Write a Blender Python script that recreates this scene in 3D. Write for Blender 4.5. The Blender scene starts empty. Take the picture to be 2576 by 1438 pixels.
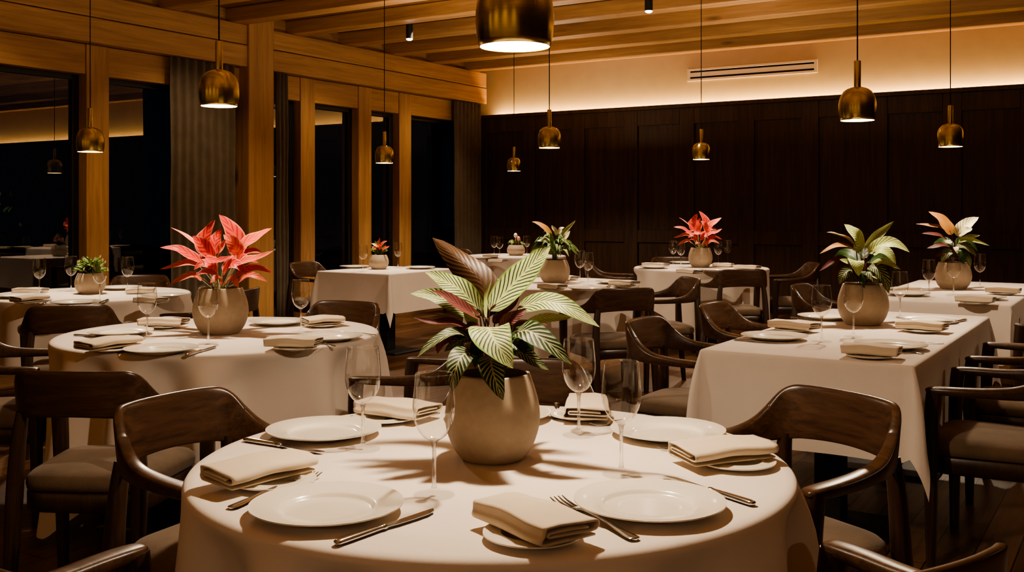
import bpy, bmesh, math, random
from mathutils import Vector, Matrix

S = bpy.context.scene
COL = S.collection
PI = math.pi
rnd = random.Random(7)

# ------------------------------------------------------------------ camera
F, CX, HOR, H = 2573.0, 1288.0, 525.0, 1.31      # focal length and horizon in the 2576 px frame, eye height in metres
cd = bpy.data.cameras.new('camera'); cam = bpy.data.objects.new('camera', cd); COL.objects.link(cam)
cam.location = (0, 0, H); cam.rotation_euler = (PI/2, 0, 0)
cd.sensor_width = 36.0; cd.lens = 36.0*F/2576.0; cd.shift_y = -(719.0-HOR)/2576.0
cd.clip_start = 0.05; cd.clip_end = 200
S.camera = cam

def TP(px, py, z=0.75):
    """measured point on the horizontal plane z (metres)"""
    Y = (H-z)*F/(py-HOR)
    return Vector(((px-CX)/F*Y, Y, z))
def AT(px, py, Y):
    return Vector(((px-CX)/F*Y, Y, H-(py-HOR)/F*Y))

# room frame: origin = corner of window wall and panelled wall, s runs along the window wall, t along the panelled wall
C0 = Vector(((1225-CX)/F*15.0, 15.0, 0)); US = Vector((-.531, -.8474, 0)); VT = Vector((.8474, -.531, 0))
def W(s, t, z): return C0 + US*s + VT*t + Vector((0, 0, z))
RM = Matrix(((US.x, VT.x, 0, C0.x), (US.y, VT.y, 0, C0.y), (0, 0, 1, 0), (0, 0, 0, 1)))
def s_at(px, t):
    """distance s along the window wall of image column px, on the plane at offset t"""
    r = (px-CX)/F; p = C0+VT*t
    return (r*p.y-p.x)/(US.x-r*US.y)
def t_at(px, s):
    r = (px-CX)/F; p = C0+US*s
    return (r*p.y-p.x)/(VT.x-r*VT.y)
def z_at(py, p): return H-(py-HOR)/F*p.y

# ------------------------------------------------------------------ materials
def newmat(name):
    m = bpy.data.materials.new(name); m.use_nodes = True
    nt = m.node_tree; nt.nodes.clear()
    out = nt.nodes.new('ShaderNodeOutputMaterial')
    return m, nt, out
def N(nt, typ, **kw):
    n = nt.nodes.new(typ)
    for k, v in kw.items():
        if k.startswith('i_'):
            key = k[2:].replace('_', ' ')
            n.inputs[key].default_value = v
        else: setattr(n, k, v)
    return n
def L(nt, a, b): nt.links.new(a, b)
def ramp(nt, fac, stops, interp='LINEAR'):
    r = nt.nodes.new('ShaderNodeValToRGB'); r.color_ramp.interpolation = interp
    el = r.color_ramp.elements
    while len(el) > 1: el.remove(el[-1])
    el[0].position = stops[0][0]; el[0].color = (*stops[0][1], 1)
    for p, c in stops[1:]:
        e = el.new(p); e.color = (*c, 1)
    L(nt, fac, r.inputs[0]); return r.outputs[0]
def math_(nt, op, a, b=None, c=None):
    n = nt.nodes.new('ShaderNodeMath'); n.operation = op
    for i, v in enumerate((a, b, c)):
        if v is None: continue
        if isinstance(v, (int, float)): n.inputs[i].default_value = v
        else: L(nt, v, n.inputs[i])
    return n.outputs[0]
def principled(nt, out, **kw):
    p = nt.nodes.new('ShaderNodeBsdfPrincipled'); L(nt, p.outputs[0], out.inputs[0])
    for k, v in kw.items(): p.inputs[k.replace('_', ' ')].default_value = v
    return p
def coords(nt, kind='Object', scale=(1, 1, 1), rot=(0, 0, 0)):
    tc = nt.nodes.new('ShaderNodeTexCoord'); mp = nt.nodes.new('ShaderNodeMapping')
    mp.inputs['Scale'].default_value = scale; mp.inputs['Rotation'].default_value = rot
    L(nt, tc.outputs[kind], mp.inputs[0]); return mp.outputs[0]
def noise(nt, vec, scale, detail=4, rough=.55, dist=0.0):
    n = N(nt, 'ShaderNodeTexNoise'); n.inputs['Scale'].default_value = scale
    n.inputs['Detail'].default_value = detail; n.inputs['Roughness'].default_value = rough; n.inputs['Distortion'].default_value = dist
    L(nt, vec, n.inputs['Vector']); return n.outputs['Fac']
def bump(nt, p, h, strength, dist):
    b = N(nt, 'ShaderNodeBump'); b.inputs['Strength'].default_value = strength; b.inputs['Distance'].default_value = dist
    L(nt, h, b.inputs['Height']); L(nt, b.outputs[0], p.inputs['Normal'])

def wood(name, dark, light, stretch, rough=.45, coat=0.0, scale=1.0, knots=False, bstr=.15, spec=.5, rot=(0, 0, 0)):
    m, nt, out = newmat(name)
    p = principled(nt, out, Roughness=rough); p.inputs['Coat Weight'].default_value = coat; p.inputs['Coat Roughness'].default_value = .25
    p.inputs['Specular IOR Level'].default_value = spec
    v = coords(nt, 'Object', stretch, rot)
    g = noise(nt, v, 14*scale, 6, .62, .8)
    g2 = noise(nt, v, 3.2*scale, 3, .5, 1.5)
    f = math_(nt, 'ADD', math_(nt, 'MULTIPLY', g, .6), math_(nt, 'MULTIPLY', g2, .5))
    mid = tuple((a+b)/2 for a, b in zip(dark, light))
    col = ramp(nt, f, [(.33, dark), (.55, mid), (.75, light)])
    if knots:
        v2 = coords(nt, 'Object', tuple(.45 if q < 1 else 1.6 for q in stretch), rot)
        vo = N(nt, 'ShaderNodeTexVoronoi'); vo.inputs['Scale'].default_value = 1.5; L(nt, v2, vo.inputs['Vector'])
        kf = ramp(nt, vo.outputs['Distance'], [(.0, (1, 1, 1)), (.035, (.8, .8, .8)), (.09, (0, 0, 0))])
        mx = N(nt, 'ShaderNodeMix', data_type='RGBA'); L(nt, kf, mx.inputs[0]); L(nt, col, mx.inputs[6])
        mx.inputs[7].default_value = (*tuple(c*.35 for c in dark), 1); col = mx.outputs[2]
    L(nt, col, p.inputs['Base Color'])
    bump(nt, p, g, bstr, .01)
    return m

M = {}
OAKD, OAKL = (.29, .145, .058), (.58, .335, .145)
M['oak_s'] = wood('oak_along_s', OAKD, OAKL, (.12, 2.2, 2.2), .5, knots=True)
M['oak_t'] = wood('oak_along_t', OAKD, OAKL, (2.2, .12, 2.2), .5, knots=True)
M['oak_z'] = wood('oak_upright', OAKD, OAKL, (2.2, 2.2, .12), .5, knots=True)
M['ceil'] = wood('ceiling_boards', (.15, .07, .02), (.30, .15, .05), (.1, 3, 3), .6)
M['panel'] = wood('smoked_oak_panelling', (.036, .018, .0085), (.115, .062, .030), (3.0, 3.0, .16), .42, spec=.35)
M['walnut'] = wood('walnut', (.020, .009, .0045), (.10, .048, .023), (.22, 2.0, 2.6), .32, coat=.22, scale=2.2, bstr=.05)
M['walnut_leg'] = wood('walnut_leg', (.015, .0066, .0034), (.058, .027, .0135), (3, 3, .2), .34, coat=.25, scale=2.2, bstr=.05)

def mat_floor():
    m, nt, out = newmat('floor_planks')
    p = principled(nt, out, Roughness=.38)
    v = coords(nt, 'Object')
    br = N(nt, 'ShaderNodeTexBrick'); br.inputs['Scale'].default_value = 1; br.offset = .37
    br.inputs['Brick Width'].default_value = 1.7; br.inputs['Row Height'].default_value = .14; br.inputs['Mortar Size'].default_value = .003
    br.inputs['Color1'].default_value = (.085, .044, .020, 1); br.inputs['Color2'].default_value = (.19, .10, .046, 1); br.inputs['Mortar'].default_value = (.008, .004, .002, 1)
    L(nt, v, br.inputs['Vector'])
    g = noise(nt, coords(nt, 'Object', (.5, 9, 1)), 3, 5, .6, .6)
    mx = N(nt, 'ShaderNodeMix', data_type='RGBA', blend_type='MULTIPLY'); mx.inputs[0].default_value = .8
    L(nt, br.outputs['Color'], mx.inputs[6]); L(nt, ramp(nt, g, [(.3, (.5, .5, .5)), (.7, (1.5, 1.4, 1.3))]), mx.inputs[7])
    L(nt, mx.outputs[2], p.inputs['Base Color']); bump(nt, p, g, .08, .01)
    return m
M['floor'] = mat_floor()

def simple(name, col, rough=.5, metal=0.0, nscale=0, namp=.15, bstr=0.0, **kw):
    m, nt, out = newmat(name)
    p = principled(nt, out, Roughness=rough, Metallic=metal); p.inputs['Base Color'].default_value = (*col, 1)
    for k, v in kw.items(): p.inputs[k.replace('_', ' ')].default_value = v
    if nscale:
        n = noise(nt, coords(nt, 'Object'), nscale, 4)
        L(nt, ramp(nt, n, [(.3, tuple(c*(1-namp) for c in col)), (.7, tuple(min(1, c*(1+namp)) for c in col))]), p.inputs['Base Color'])
        if bstr: bump(nt, p, n, bstr, .004)
    return m
M['plaster'] = simple('plaster', (.55, .44, .29), .9, nscale=6, namp=.04)
M['vent_white'] = simple('vent_white', (.70, .60, .50), .6, nscale=5, namp=.02)
M['black'] = simple('black_slot', (.004, .004, .004), .8, nscale=5)
M['bronze'] = simple('dark_bronze_frame', (.012, .011, .010), .45, nscale=30)
M['steel_black'] = simple('black_steel', (.010, .009, .009), .5, nscale=40)
M['pot'] = simple('matte_ceramic', (.40, .315, .225), .62, nscale=55, namp=.06, bstr=.06)
M['soil'] = simple('soil', (.02, .013, .008), .95, nscale=90, namp=.6, bstr=.8)
M['plate'] = simple('glazed_porcelain', (.80, .74, .63), .22, nscale=8, namp=.015, Coat_Weight=.35, Coat_Roughness=.08)
M['silver'] = simple('polished_steel', (.60, .60, .60), .13, 1.0, nscale=60, namp=.04)
M['cord'] = simple('black_cord', (.006, .005, .005), .7, nscale=200)
M['night'] = simple('night_ground', (.006, .007, .006), .9, nscale=2)
M['stem_green'] = simple('stem_green', (.16, .20, .06), .5, nscale=40)
M['stem_red'] = simple('stem_purple', (.10, .035, .03), .5, nscale=40)
M['stem_pale'] = simple('stem_pale', (.45, .42, .24), .5, nscale=40)

def mat_cloth(name, col, sc, amp, b):
    m, nt, out = newmat(name)
    p = principled(nt, out, Roughness=.92); p.inputs['Sheen Weight'].default_value = .15; p.inputs['Specular IOR Level'].default_value = .15
    v = coords(nt, 'Object')
    n = noise(nt, v, sc, 3); n2 = noise(nt, v, 7, 4)
    L(nt, ramp(nt, n2, [(.3, tuple(c*(1-amp) for c in col)), (.7, tuple(c*(1+amp) for c in col))]), p.inputs['Base Color'])
    bump(nt, p, n, b, .002)
    return m
M['cloth'] = mat_cloth('tablecloth_linen', (.74, .655, .575), 500, .03, .12)
M['napkin'] = mat_cloth('napkin_linen', (.66, .555, .42), 600, .07, .25)
M['curtain'] = mat_cloth('curtain_fabric', (.15, .118, .085), 300, .12, .3)
M['seat'] = mat_cloth('seat_fabric', (.155, .108, .070), 260, .22, .8)

def mat_glass_thin(name, base, edge, tint=(.97, .97, .96)):
    m, nt, out = newmat(name)
    lw = N(nt, 'ShaderNodeLayerWeight'); lw.inputs['Blend'].default_value = .5
    f = math_(nt, 'MULTIPLY_ADD', math_(nt, 'POWER', lw.outputs['Facing'], 2.6), edge, base)
    tr = N(nt, 'ShaderNodeBsdfTransparent'); tr.inputs[0].default_value = (*tint, 1)
    gl = N(nt, 'ShaderNodeBsdfGlossy'); gl.inputs['Roughness'].default_value = .03; gl.inputs['Color'].default_value = (1, 1, 1, 1)
    mx = N(nt, 'ShaderNodeMixShader'); L(nt, f, mx.inputs[0]); L(nt, tr.outputs[0], mx.inputs[1]); L(nt, gl.outputs[0], mx.inputs[2])
    L(nt, mx.outputs[0], out.inputs[0]); return m
M['glass'] = mat_glass_thin('thin_glass', .065, .9)
def mat_glass_solid(name, fac):
    m, nt, out = newmat(name)
    g = N(nt, 'ShaderNodeBsdfGlass'); g.inputs['IOR'].default_value = 1.45; g.inputs['Roughness'].default_value = 0.0
    tr = N(nt, 'ShaderNodeBsdfTransparent'); tr.inputs[0].default_value = (.985, .985, .98, 1)
    mx = N(nt, 'ShaderNodeMixShader'); mx.inputs[0].default_value = fac
    L(nt, tr.outputs[0], mx.inputs[1]); L(nt, g.outputs[0], mx.inputs[2]); L(nt, mx.outputs[0], out.inputs[0]); return m
M['glass_foot'] = mat_glass_solid('foot_glass', .09); M['glass_stem'] = mat_glass_solid('stem_glass', .5)
def mat_pane():
    m, nt, out = newmat('window_glass')
    tr = N(nt, 'ShaderNodeBsdfTransparent'); tr.inputs[0].default_value = (.75, .80, .78, 1)
    gl = N(nt, 'ShaderNodeBsdfGlossy'); gl.inputs['Roughness'].default_value = 0.004
    mx = N(nt, 'ShaderNodeMixShader'); mx.inputs[0].default_value = .20
    L(nt, tr.outputs[0], mx.inputs[1]); L(nt, gl.outputs[0], mx.inputs[2]); L(nt, mx.outputs[0], out.inputs[0]); return m
M['pane'] = mat_pane()
def mat_brass():
    m, nt, out = newmat('brushed_brass')
    p = principled(nt, out, Metallic=1.0, Roughness=.3)
    p.inputs['Anisotropic Rotation'].default_value = .25
    v = coords(nt, 'Object', (2, 2, 160)); n = noise(nt, v, 3, 3)
    L(nt, ramp(nt, n, [(.3, (.66, .53, .22)), (.7, (.76, .63, .29))]), p.inputs['Base Color'])
    L(nt, math_(nt, 'MULTIPLY_ADD', n, .08, .19), p.inputs['Roughness'])
    p.inputs['Anisotropic'].default_value = .65
    tg = N(nt, 'ShaderNodeTangent', direction_type='RADIAL', axis='Z'); L(nt, tg.outputs[0], p.inputs['Tangent'])
    return m
M['brass'] = mat_brass()
def mat_emit(name, col, st):
    m, nt, out = newmat(name)
    e = N(nt, 'ShaderNodeEmission'); e.inputs[0].default_value = (*col, 1); e.inputs[1].default_value = st
    L(nt, e.outputs[0], out.inputs[0]); return m
M['glow'] = mat_emit('warm_diffuser', (1.0, .74, .42), 14)
M['spot_glow'] = mat_emit('white_lens', (1.0, .90, .84), 60)
M['led'] = mat_emit('led_strip', (1.0, .68, .32), 6)

def mat_leaf(name, light, dark, back, n=13, k=.24, width=.36, rim=None, backmix=1.0, dusk=0.0, trans=.12):
    """striped leaf: lateral stripes leaning toward the tip, a midrib, other colour on the underside"""
    m, nt, out = newmat(name)
    p = principled(nt, out, Roughness=.42); p.inputs['Specular IOR Level'].default_value = .18
    uv = N(nt, 'ShaderNodeUVMap'); sp = N(nt, 'ShaderNodeSeparateXYZ'); L(nt, uv.outputs[0], sp.inputs[0])
    au = math_(nt, 'ABSOLUTE', math_(nt, 'MULTIPLY_ADD', sp.outputs[0], 2, -1))
    obj = coords(nt, 'Object'); nz = noise(nt, obj, 25, 3)
    ph = math_(nt, 'SUBTRACT', sp.outputs[1], math_(nt, 'MULTIPLY', math_(nt, 'POWER', au, .8), k))
    ph = math_(nt, 'MULTIPLY_ADD', ph, n, math_(nt, 'MULTIPLY', nz, .55))
    fr = math_(nt, 'ABSOLUTE', math_(nt, 'MULTIPLY_ADD', math_(nt, 'FRACT', ph), 2, -1))
    st = ramp(nt, fr, [(max(0, width-.12), dark), (width+.12, light)])
    if rim:
        mx = N(nt, 'ShaderNodeMix', data_type='RGBA'); L(nt, st, mx.inputs[6]); mx.inputs[7].default_value = (*rim, 1)
        L(nt, ramp(nt, au, [(.80, (0, 0, 0)), (.95, (1, 1, 1))]), mx.inputs[0]); st = mx.outputs[2]
    mr = N(nt, 'ShaderNodeMix', data_type='RGBA'); L(nt, st, mr.inputs[6]); mr.inputs[7].default_value = (*light, 1)
    L(nt, ramp(nt, au, [(.0, (1, 1, 1)), (.05, (.6, .6, .6)), (.09, (0, 0, 0))]), mr.inputs[0]); st = mr.outputs[2]
    bk = N(nt, 'ShaderNodeMix', data_type='RGBA'); L(nt, N(nt, 'ShaderNodeNewGeometry').outputs['Backfacing'], bk.inputs[0])
    L(nt, st, bk.inputs[6])
    bc = ramp(nt, fr, [(.2, tuple(c*.72 for c in back)), (.6, back)]); L(nt, bc, bk.inputs[7])
    L(nt, bk.outputs[2], p.inputs['Base Color'])
    bump(nt, p, fr, .25, .002)
    if trans:
        tl = N(nt, 'ShaderNodeBsdfTranslucent'); L(nt, bk.outputs[2], tl.inputs[0])
        mx = N(nt, 'ShaderNodeMixShader'); mx.inputs[0].default_value = trans
        L(nt, p.outputs[0], mx.inputs[1]); L(nt, tl.outputs[0], mx.inputs[2]); L(nt, mx.outputs[0], out.inputs[0])
    return m
M['leaf_stripe'] = mat_leaf('striped_leaf', (.40, .43, .19), (.020, .045, .012), (.075, .030, .020), n=15, width=.34, rim=(.16, .25, .06))
M['leaf_dark'] = mat_leaf('dark_striped_leaf', (.34, .34, .17), (.016, .032, .011), (.10, .04, .03), n=11, width=.66, rim=(.04, .075, .02))
M['leaf_lime'] = mat_leaf('lime_leaf', (.46, .52, .20), (.10, .16, .035), (.20, .10, .035), n=11, width=.25, rim=(.50, .50, .28))
M['leaf_plum'] = mat_leaf('plum_leaf', (.13, .040, .034), (.075, .024, .022), (.15, .058, .048), n=10, width=.4)
M['leaf_brown'] = mat_leaf('bronze_leaf', (.20, .24, .06), (.05, .07, .016), (.046, .021, .008), n=14, width=.34, rim=(.30, .32, .08))
M['leaf_orange'] = mat_leaf('rust_leaf', (.36, .17, .05), (.26, .11, .03), (.36, .17, .05), n=14, width=.3)
M['leaf_cream'] = mat_leaf('cream_leaf', (.74, .68, .44), (.20, .22, .08), (.30, .20, .09), n=9, width=.2)
M['leaf_red'] = mat_leaf('coral_leaf', (.60, .075, .055), (.42, .018, .020), (.52, .08, .05), n=6, k=.3, width=.35, rim=(.74, .24, .17), trans=.15)
M['leaf_coral'] = mat_leaf('salmon_leaf', (.70, .14, .085), (.56, .06, .045), (.50, .07, .045), n=6, k=.3, width=.3, rim=(.78, .32, .22), trans=.15)
M['leaf_redgreen'] = mat_leaf('coral_green_leaf', (.66, .16, .10), (.50, .06, .05), (.26, .24, .07), n=6, k=.3, width=.35, rim=(.36, .30, .10), trans=.15)
M['leaf_green'] = mat_leaf('green_leaf', (.20, .34, .06), (.10, .20, .03), (.14, .22, .05), n=4, width=.2)
M['leaf_deep'] = mat_leaf('deep_green_leaf', (.035, .065, .02), (.02, .04, .012), (.03, .045, .016), n=5, width=.3)
M['leaf_mid'] = mat_leaf('mid_green_leaf', (.15, .23, .07), (.05, .09, .025), (.11, .15, .05), n=5, width=.3, rim=(.30, .34, .14))
M['petal_white'] = simple('white_petal', (.80, .68, .58), .5, nscale=30)
M['petal_pink'] = simple('pink_petal', (.75, .33, .30), .5, nscale=30)
M['leaf_shrub'] = mat_leaf('shrub_leaf', (.10, .14, .05), (.06, .09, .03), (.07, .10, .04), n=4)

# ------------------------------------------------------------------ object helpers
def link(o, parent=None):
    COL.objects.link(o)
    if parent is not None: o.parent = parent
    return o
def tag(o, label=None, cat=None, group=None, kind=None):
    if label: o['label'] = label
    if cat: o['category'] = cat
    if group: o['group'] = group
    if kind: o['kind'] = kind
    return o
class MB:
    """collects verts, faces and uvs of one mesh"""
    def __init__(s): s.v = []; s.f = []; s.uv = {}
    def add(s, verts, faces, uvs=None):
        b = len(s.v); s.v += [Vector(p) for p in verts]
        for f in faces: s.f.append(tuple(i+b for i in f))
        if uvs:
            for i, q in enumerate(uvs): s.uv[b+i] = q
    def box(s, a, b, Mx=None):
        x0, y0, z0 = a; x1, y1, z1 = b
        v = [(x0, y0, z0), (x1, y0, z0), (x1, y1, z0), (x0, y1, z0), (x0, y0, z1), (x1, y0, z1), (x1, y1, z1), (x0, y1, z1)]
        if Mx is not None: v = [Mx @ Vector(p) for p in v]
        s.add(v, [(0, 3, 2, 1), (4, 5, 6, 7), (0, 1, 5, 4), (1, 2, 6, 5), (2, 3, 7, 6), (3, 0, 4, 7)])
    def lathe(s, prof, n=32, cx=0, cy=0, cap0=True, cap1=True, sx=1, sy=1):
        v = []; f = []
        for r, z in prof:
            for i in range(n):
                a = 2*PI*i/n; v.append((cx+r*sx*math.cos(a), cy+r*sy*math.sin(a), z))
        for j in range(len(prof)-1):
            for i in range(n):
                k = (i+1) % n; f.append((j*n+i, j*n+k, (j+1)*n+k, (j+1)*n+i))
        if cap0: f.append(tuple(range(n-1, -1, -1)))
        if cap1: f.append(tuple((len(prof)-1)*n+i for i in range(n)))
        s.add(v, f)
    def tube(s, pts, rad, n=8, square=0.0, cap=True):
        """swept tube; square>0 gives a rounded square section"""
        pts = [Vector(p) for p in pts]; m = len(pts)
        if isinstance(rad, (int, float)): rad = [rad]*m
        v = []; f = []
        T0 = (pts[1]-pts[0]).normalized()
        ref = Vector((1, 0, 0)) if abs(T0.x) < .8 else Vector((0, 1, 0))
        A = (ref-T0*ref.dot(T0)).normalized()
        for i in range(m):
            T = (pts[min(i+1, m-1)]-pts[max(i-1, 0)]).normalized()
            A = (A-T*A.dot(T)).normalized(); B = T.cross(A)
            for k in range(n):
                a = 2*PI*k/n+(PI/4 if square else 0)
                c, q = math.cos(a), math.sin(a)
                if square:
                    e = 1-square
                    c = math.copysign(abs(c)**e, c); q = math.copysign(abs(q)**e, q)
                v.append(pts[i]+(A*c+B*q)*rad[i])
        for j in range(m-1):
            for i in range(n):
                k = (i+1) % n; f.append((j*n+i, j*n+k, (j+1)*n+k, (j+1)*n+i))
        if cap: f.append(tuple(range(n-1, -1, -1))); f.append(tuple((m-1)*n+i for i in range(n)))
        s.add(v, f)
    def build(s, name, mat, parent=None, smooth=True, angle=50, loc=None, bevel=0.0, solid=0.0, sub=0):
        me = bpy.data.meshes.new(name); me.from_pydata([tuple(p) for p in s.v], [], s.f)
        if s.uv:
            ul = me.uv_layers.new(name='UVMap')
            for lp in me.loops: ul.data[lp.index].uv = s.uv.get(lp.vertex_index, (0, 0))
        if isinstance(mat, (list, tuple)):
            for q in mat: me.materials.append(q)
        else: me.materials.append(mat)
        if smooth:
            me.polygons.foreach_set('use_smooth', [True]*len(me.polygons))
        me.validate(); me.update()
        if smooth and angle: me.set_sharp_from_angle(angle=math.radians(angle))
        o = bpy.data.objects.new(name, me); link(o, parent)
        if loc is not None: o.location = loc
        if bevel:
            b = o.modifiers.new('bevel', 'BEVEL'); b.width = bevel; b.segments = 2; b.limit_method = 'ANGLE'
        if solid:
            b = o.modifiers.new('solid', 'SOLIDIFY'); b.thickness = solid; b.offset = 0
        if sub:
            b = o.modifiers.new('sub', 'SUBSURF'); b.levels = sub; b.render_levels = sub
        return o
def empty(name, loc=(0, 0, 0), rz=0.0, label=None, cat=None, group=None):
    o = bpy.data.objects.new(name, None); link(o); o.empty_display_size = .1
    o.location = loc; o.rotation_euler = (0, 0, rz)
    return tag(o, label, cat, group)
def copy_tree(o, parent=None):
    c = o.copy(); COL.objects.link(c)
    if parent is not None: c.parent = parent
    for ch in list(o.children): copy_tree(ch, c)
    return c
class Proto:
    """first use hands out the original, later uses hand out copies"""
    def __init__(s, o): s.o = o; s.used = False
    def get(s, loc, rz, label, group=None, scale=None):
        o = s.o if not s.used else copy_tree(s.o)
        s.used = True
        o.location = loc; o.rotation_euler = (0, 0, rz); o['label'] = label
        if group: o['group'] = group
        if scale: o.scale = scale
        return o
def catmull(P, per):
    """P: list of equal-length tuples; smooth interpolation"""
    out = []
    n = len(P)
    for i in range(n-1):
        p0, p1, p2, p3 = P[max(i-1, 0)], P[i], P[i+1], P[min(i+2, n-1)]
        for k in range(per):
            t = k/per
            out.append(tuple(.5*((2*b)+(c-a)*t+(2*a-5*b+4*c-d)*t*t+(3*b-a-3*c+d)*t**3) for a, b, c, d in zip(p0, p1, p2, p3)))
    out.append(tuple(P[-1])); return out
def rbox(name, mat, a, b, parent=None, bevel=.006, kind='structure'):
    """box given in room coordinates (s,t,z)"""
    mb = MB(); mb.box(a, b); o = mb.build(name, mat, parent, smooth=False, bevel=bevel)
    if parent is None: o.matrix_world = RM.copy(); tag(o, kind=kind)
    return o

# ------------------------------------------------------------------ room shell
Z_HB, Z_HT, Z_CE = 2.843, 3.295, 3.45            # header bottom and top, ceiling
SMAX, TMAX = 16.5, 13.5
rbox('floor', M['floor'], (-.3, -.45, -.1), (SMAX, TMAX, 0), bevel=0)
rbox('ceiling', M['ceil'], (-.3, -.45, Z_CE), (SMAX, TMAX, Z_CE+.1), bevel=0)
tn = [0]
def trim(mat, a, b, bevel=.008):
    tn[0] += 1
    return rbox('trim_%d' % tn[0], mat, a, b, bevel=bevel)
# stacked header beams above the windows, split at the column
s_c0, s_c1 = s_at(690, .03), s_at(627, .03)
for sa, sb in ((0, s_c0+.02), (s_c1-.02, SMAX)):
    zm = Z_HB+(Z_HT-Z_HB)*.52
    trim(M['oak_s'], (sa, -.36, Z_HB), (sb, 0, zm-.004), .012)
    trim(M['oak_s'], (sa, -.36, zm+.004), (sb, -.004, Z_HT), .012)
trim(M['oak_z'], (s_c0, -.36, 0), (s_c1, .03, 3.43), .015)            # column
rbox('wall_left', M['oak_s'], (0, -.36, Z_HT), (SMAX, -.12, Z_CE), bevel=0)
# joists
s0 = s_at(1203, 0)
for k in range(19):
    s = s0+.89*k
    trim(M['oak_t'], (s, -.30, Z_HT), (s+.2, TMAX, Z_CE-.002), .008)
# back wall: plaster band above, panelling below, cove slot between
rbox('wall_back', M['plaster'], (-.25, -.45, 0), (-.13, TMAX, Z_CE), bevel=0)
Z_P = 2.68
PD = .035                                        # depth of the recessed fields
mbw = MB()
mbw.box((-.055, -.34, 0), (-PD, TMAX, Z_P-.05))
tl = [t_at(px, 0) for px in (1225, 1345, 1467, 1604, 1746, 1897, 2064, 2235, 2419)]
pitch = (tl[-1]-tl[0])/8
stile = .20
edges = [tl[0]+pitch*k for k in range(-1, 18)]
for e in edges:
    mbw.box((-PD, e-stile, 0), (0, e, Z_P-.05))
zr0, zr1 = 0.86, 1.03
for (za, zb) in ((0, .14), (zr0, zr1), (Z_P-.26, Z_P-.05)):
    for a, b in zip(edges[:-1], edges[1:]):
        mbw.box((-PD, a, za), (-.002, b-stile, zb))
o = mbw.build('wall_panelling', M['panel'], smooth=False, bevel=.006); o.matrix_world = RM.copy(); o.name = 'trim_back_panelling'; tag(o, kind='structure')
rbox('trim_cove_cap', M['panel'], (-.055, -.34, Z_P-.05), (.03, TMAX, Z_P), bevel=.004)
# LED strip in the slot behind the panelling
o = rbox('led_strip', M['led'], (-.115, 0.02, Z_P-.085), (-.085, TMAX-.1, Z_P-.075), bevel=0, kind=None)
tag(o, 'long warm light strip glowing in the slot above the dark panelling', 'light strip')
# right and rear walls close the room
rbox('wall_right', M['panel'], (-.25, TMAX, 0), (SMAX, TMAX+.15, Z_CE), bevel=0)
rbox('wall_front', M['plaster'], (SMAX, -.45, 0), (SMAX+.15, TMAX+.15, Z_CE), bevel=0)

# window wall
TF, TG = -.10, -.24                              # post face plane, glass plane
p_l = W(s_at(740, TF), TF, 0); Z_LB = 2.56
posts = []
for a, b in ((-330, -240), (218, 275), (757, 793), (903, 935), (1005, 1035)):
    sa, sb = s_at(b, TF), s_at(a, TF); posts.append((sa, sb))
    trim(M['oak_z'], (sa, -.34, 0), (sb, TF, Z_HB-.004), .008)
sills = [(.03, posts[4][0]), (posts[4][1], posts[3][0]), (posts[3][1], posts[2][0]), (posts[2][1], s_c0), (s_c1, posts[1][0]), (posts[1][1], posts[0][0]), (posts[0][1], SMAX-.3)]
for i, (a, b) in enumerate(sills):
    w = bpy.data.objects.new('window_%d' % (i+1), None); link(w); w.matrix_world = RM.copy(); tag(w, kind='structure')
    rbox('lintel', M['oak_s'], (a+.003, -.32, Z_LB), (b-.003, TF-.012, Z_HB-.006), w)
    fr = MB(); fw = .075
    for q0, q1 in (((a+.003, TG-.03, 0.0), (a+fw, TG+.03, Z_LB)), ((b-fw, TG-.03, 0.0), (b-.003, TG+.03, Z_LB)),
                   ((a+fw, TG-.03, Z_LB-fw*.7), (b-fw, TG+.03, Z_LB)), ((a+fw, TG-.03, 0.0), (b-fw, TG+.03, .09))):
        fr.box(q0, q1)
    fr.build('window_frame', M['bronze'], w, smooth=False, bevel=.004)
    pn = MB(); pn.add([(a+fw, TG, .09), (b-fw, TG, .09), (b-fw, TG, Z_LB-fw*.7), (a+fw, TG, Z_LB-fw*.7)], [(0, 1, 2, 3)])
    pn.build('pane', M['pane'], w, smooth=False)
# night garden outside
rbox('ground_outside', M['night'], (-14, -30, -.2), (30, -.45, -.1), bevel=0)

# curtains
def curtain(pa, pb, label, tc=-.055, amp=.028, n=9, seed=1):
    sa, sb = s_at(pb, tc), s_at(pa, tc); r = random.Random(seed)
    mb = MB(); v = []; f = []; NU = n*10; NZ = 8
    ph = [r.uniform(-.4, .4) for _ in range(n+1)]
    for j in range(NZ+1):
        z = .02+(2.835-.02)*j/NZ
        for i in range(NU+1):
            u = i/NU; k = u*n; c = math.cos(2*PI*k+ph[int(min(k, n-1))]*.5*math.sin(PI*(k % 1)))
            sh = math.copysign(abs(c)**.7, c)
            v.append((sa+(sb-sa)*u+.006*math.sin(5*z+k), tc+amp*sh*(1-.25*j/NZ), z))
    for j in range(NZ):
        for i in range(NU): f.append((j*(NU+1)+i, j*(NU+1)+i+1, (j+1)*(NU+1)+i+1, (j+1)*(NU+1)+i))
    mb.add(v, f); o = mb.build('curtain', M['curtain'], solid=.003); o.matrix_world = RM.copy()
    tag(o, label, 'curtain', 'floor-length curtains by the windows')
curtain(425, 588, 'wide taupe pleated curtain hanging left of the thick oak column', n=8, seed=1)
curtain(693, 722, 'narrow strip of taupe curtain hanging just right of the thick oak column', n=3, seed=2, tc=-.05, amp=.024)
curtain(1140, 1207, 'taupe pleated curtain hanging in the corner beside the dark panelled wall', n=7, seed=3)

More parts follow.
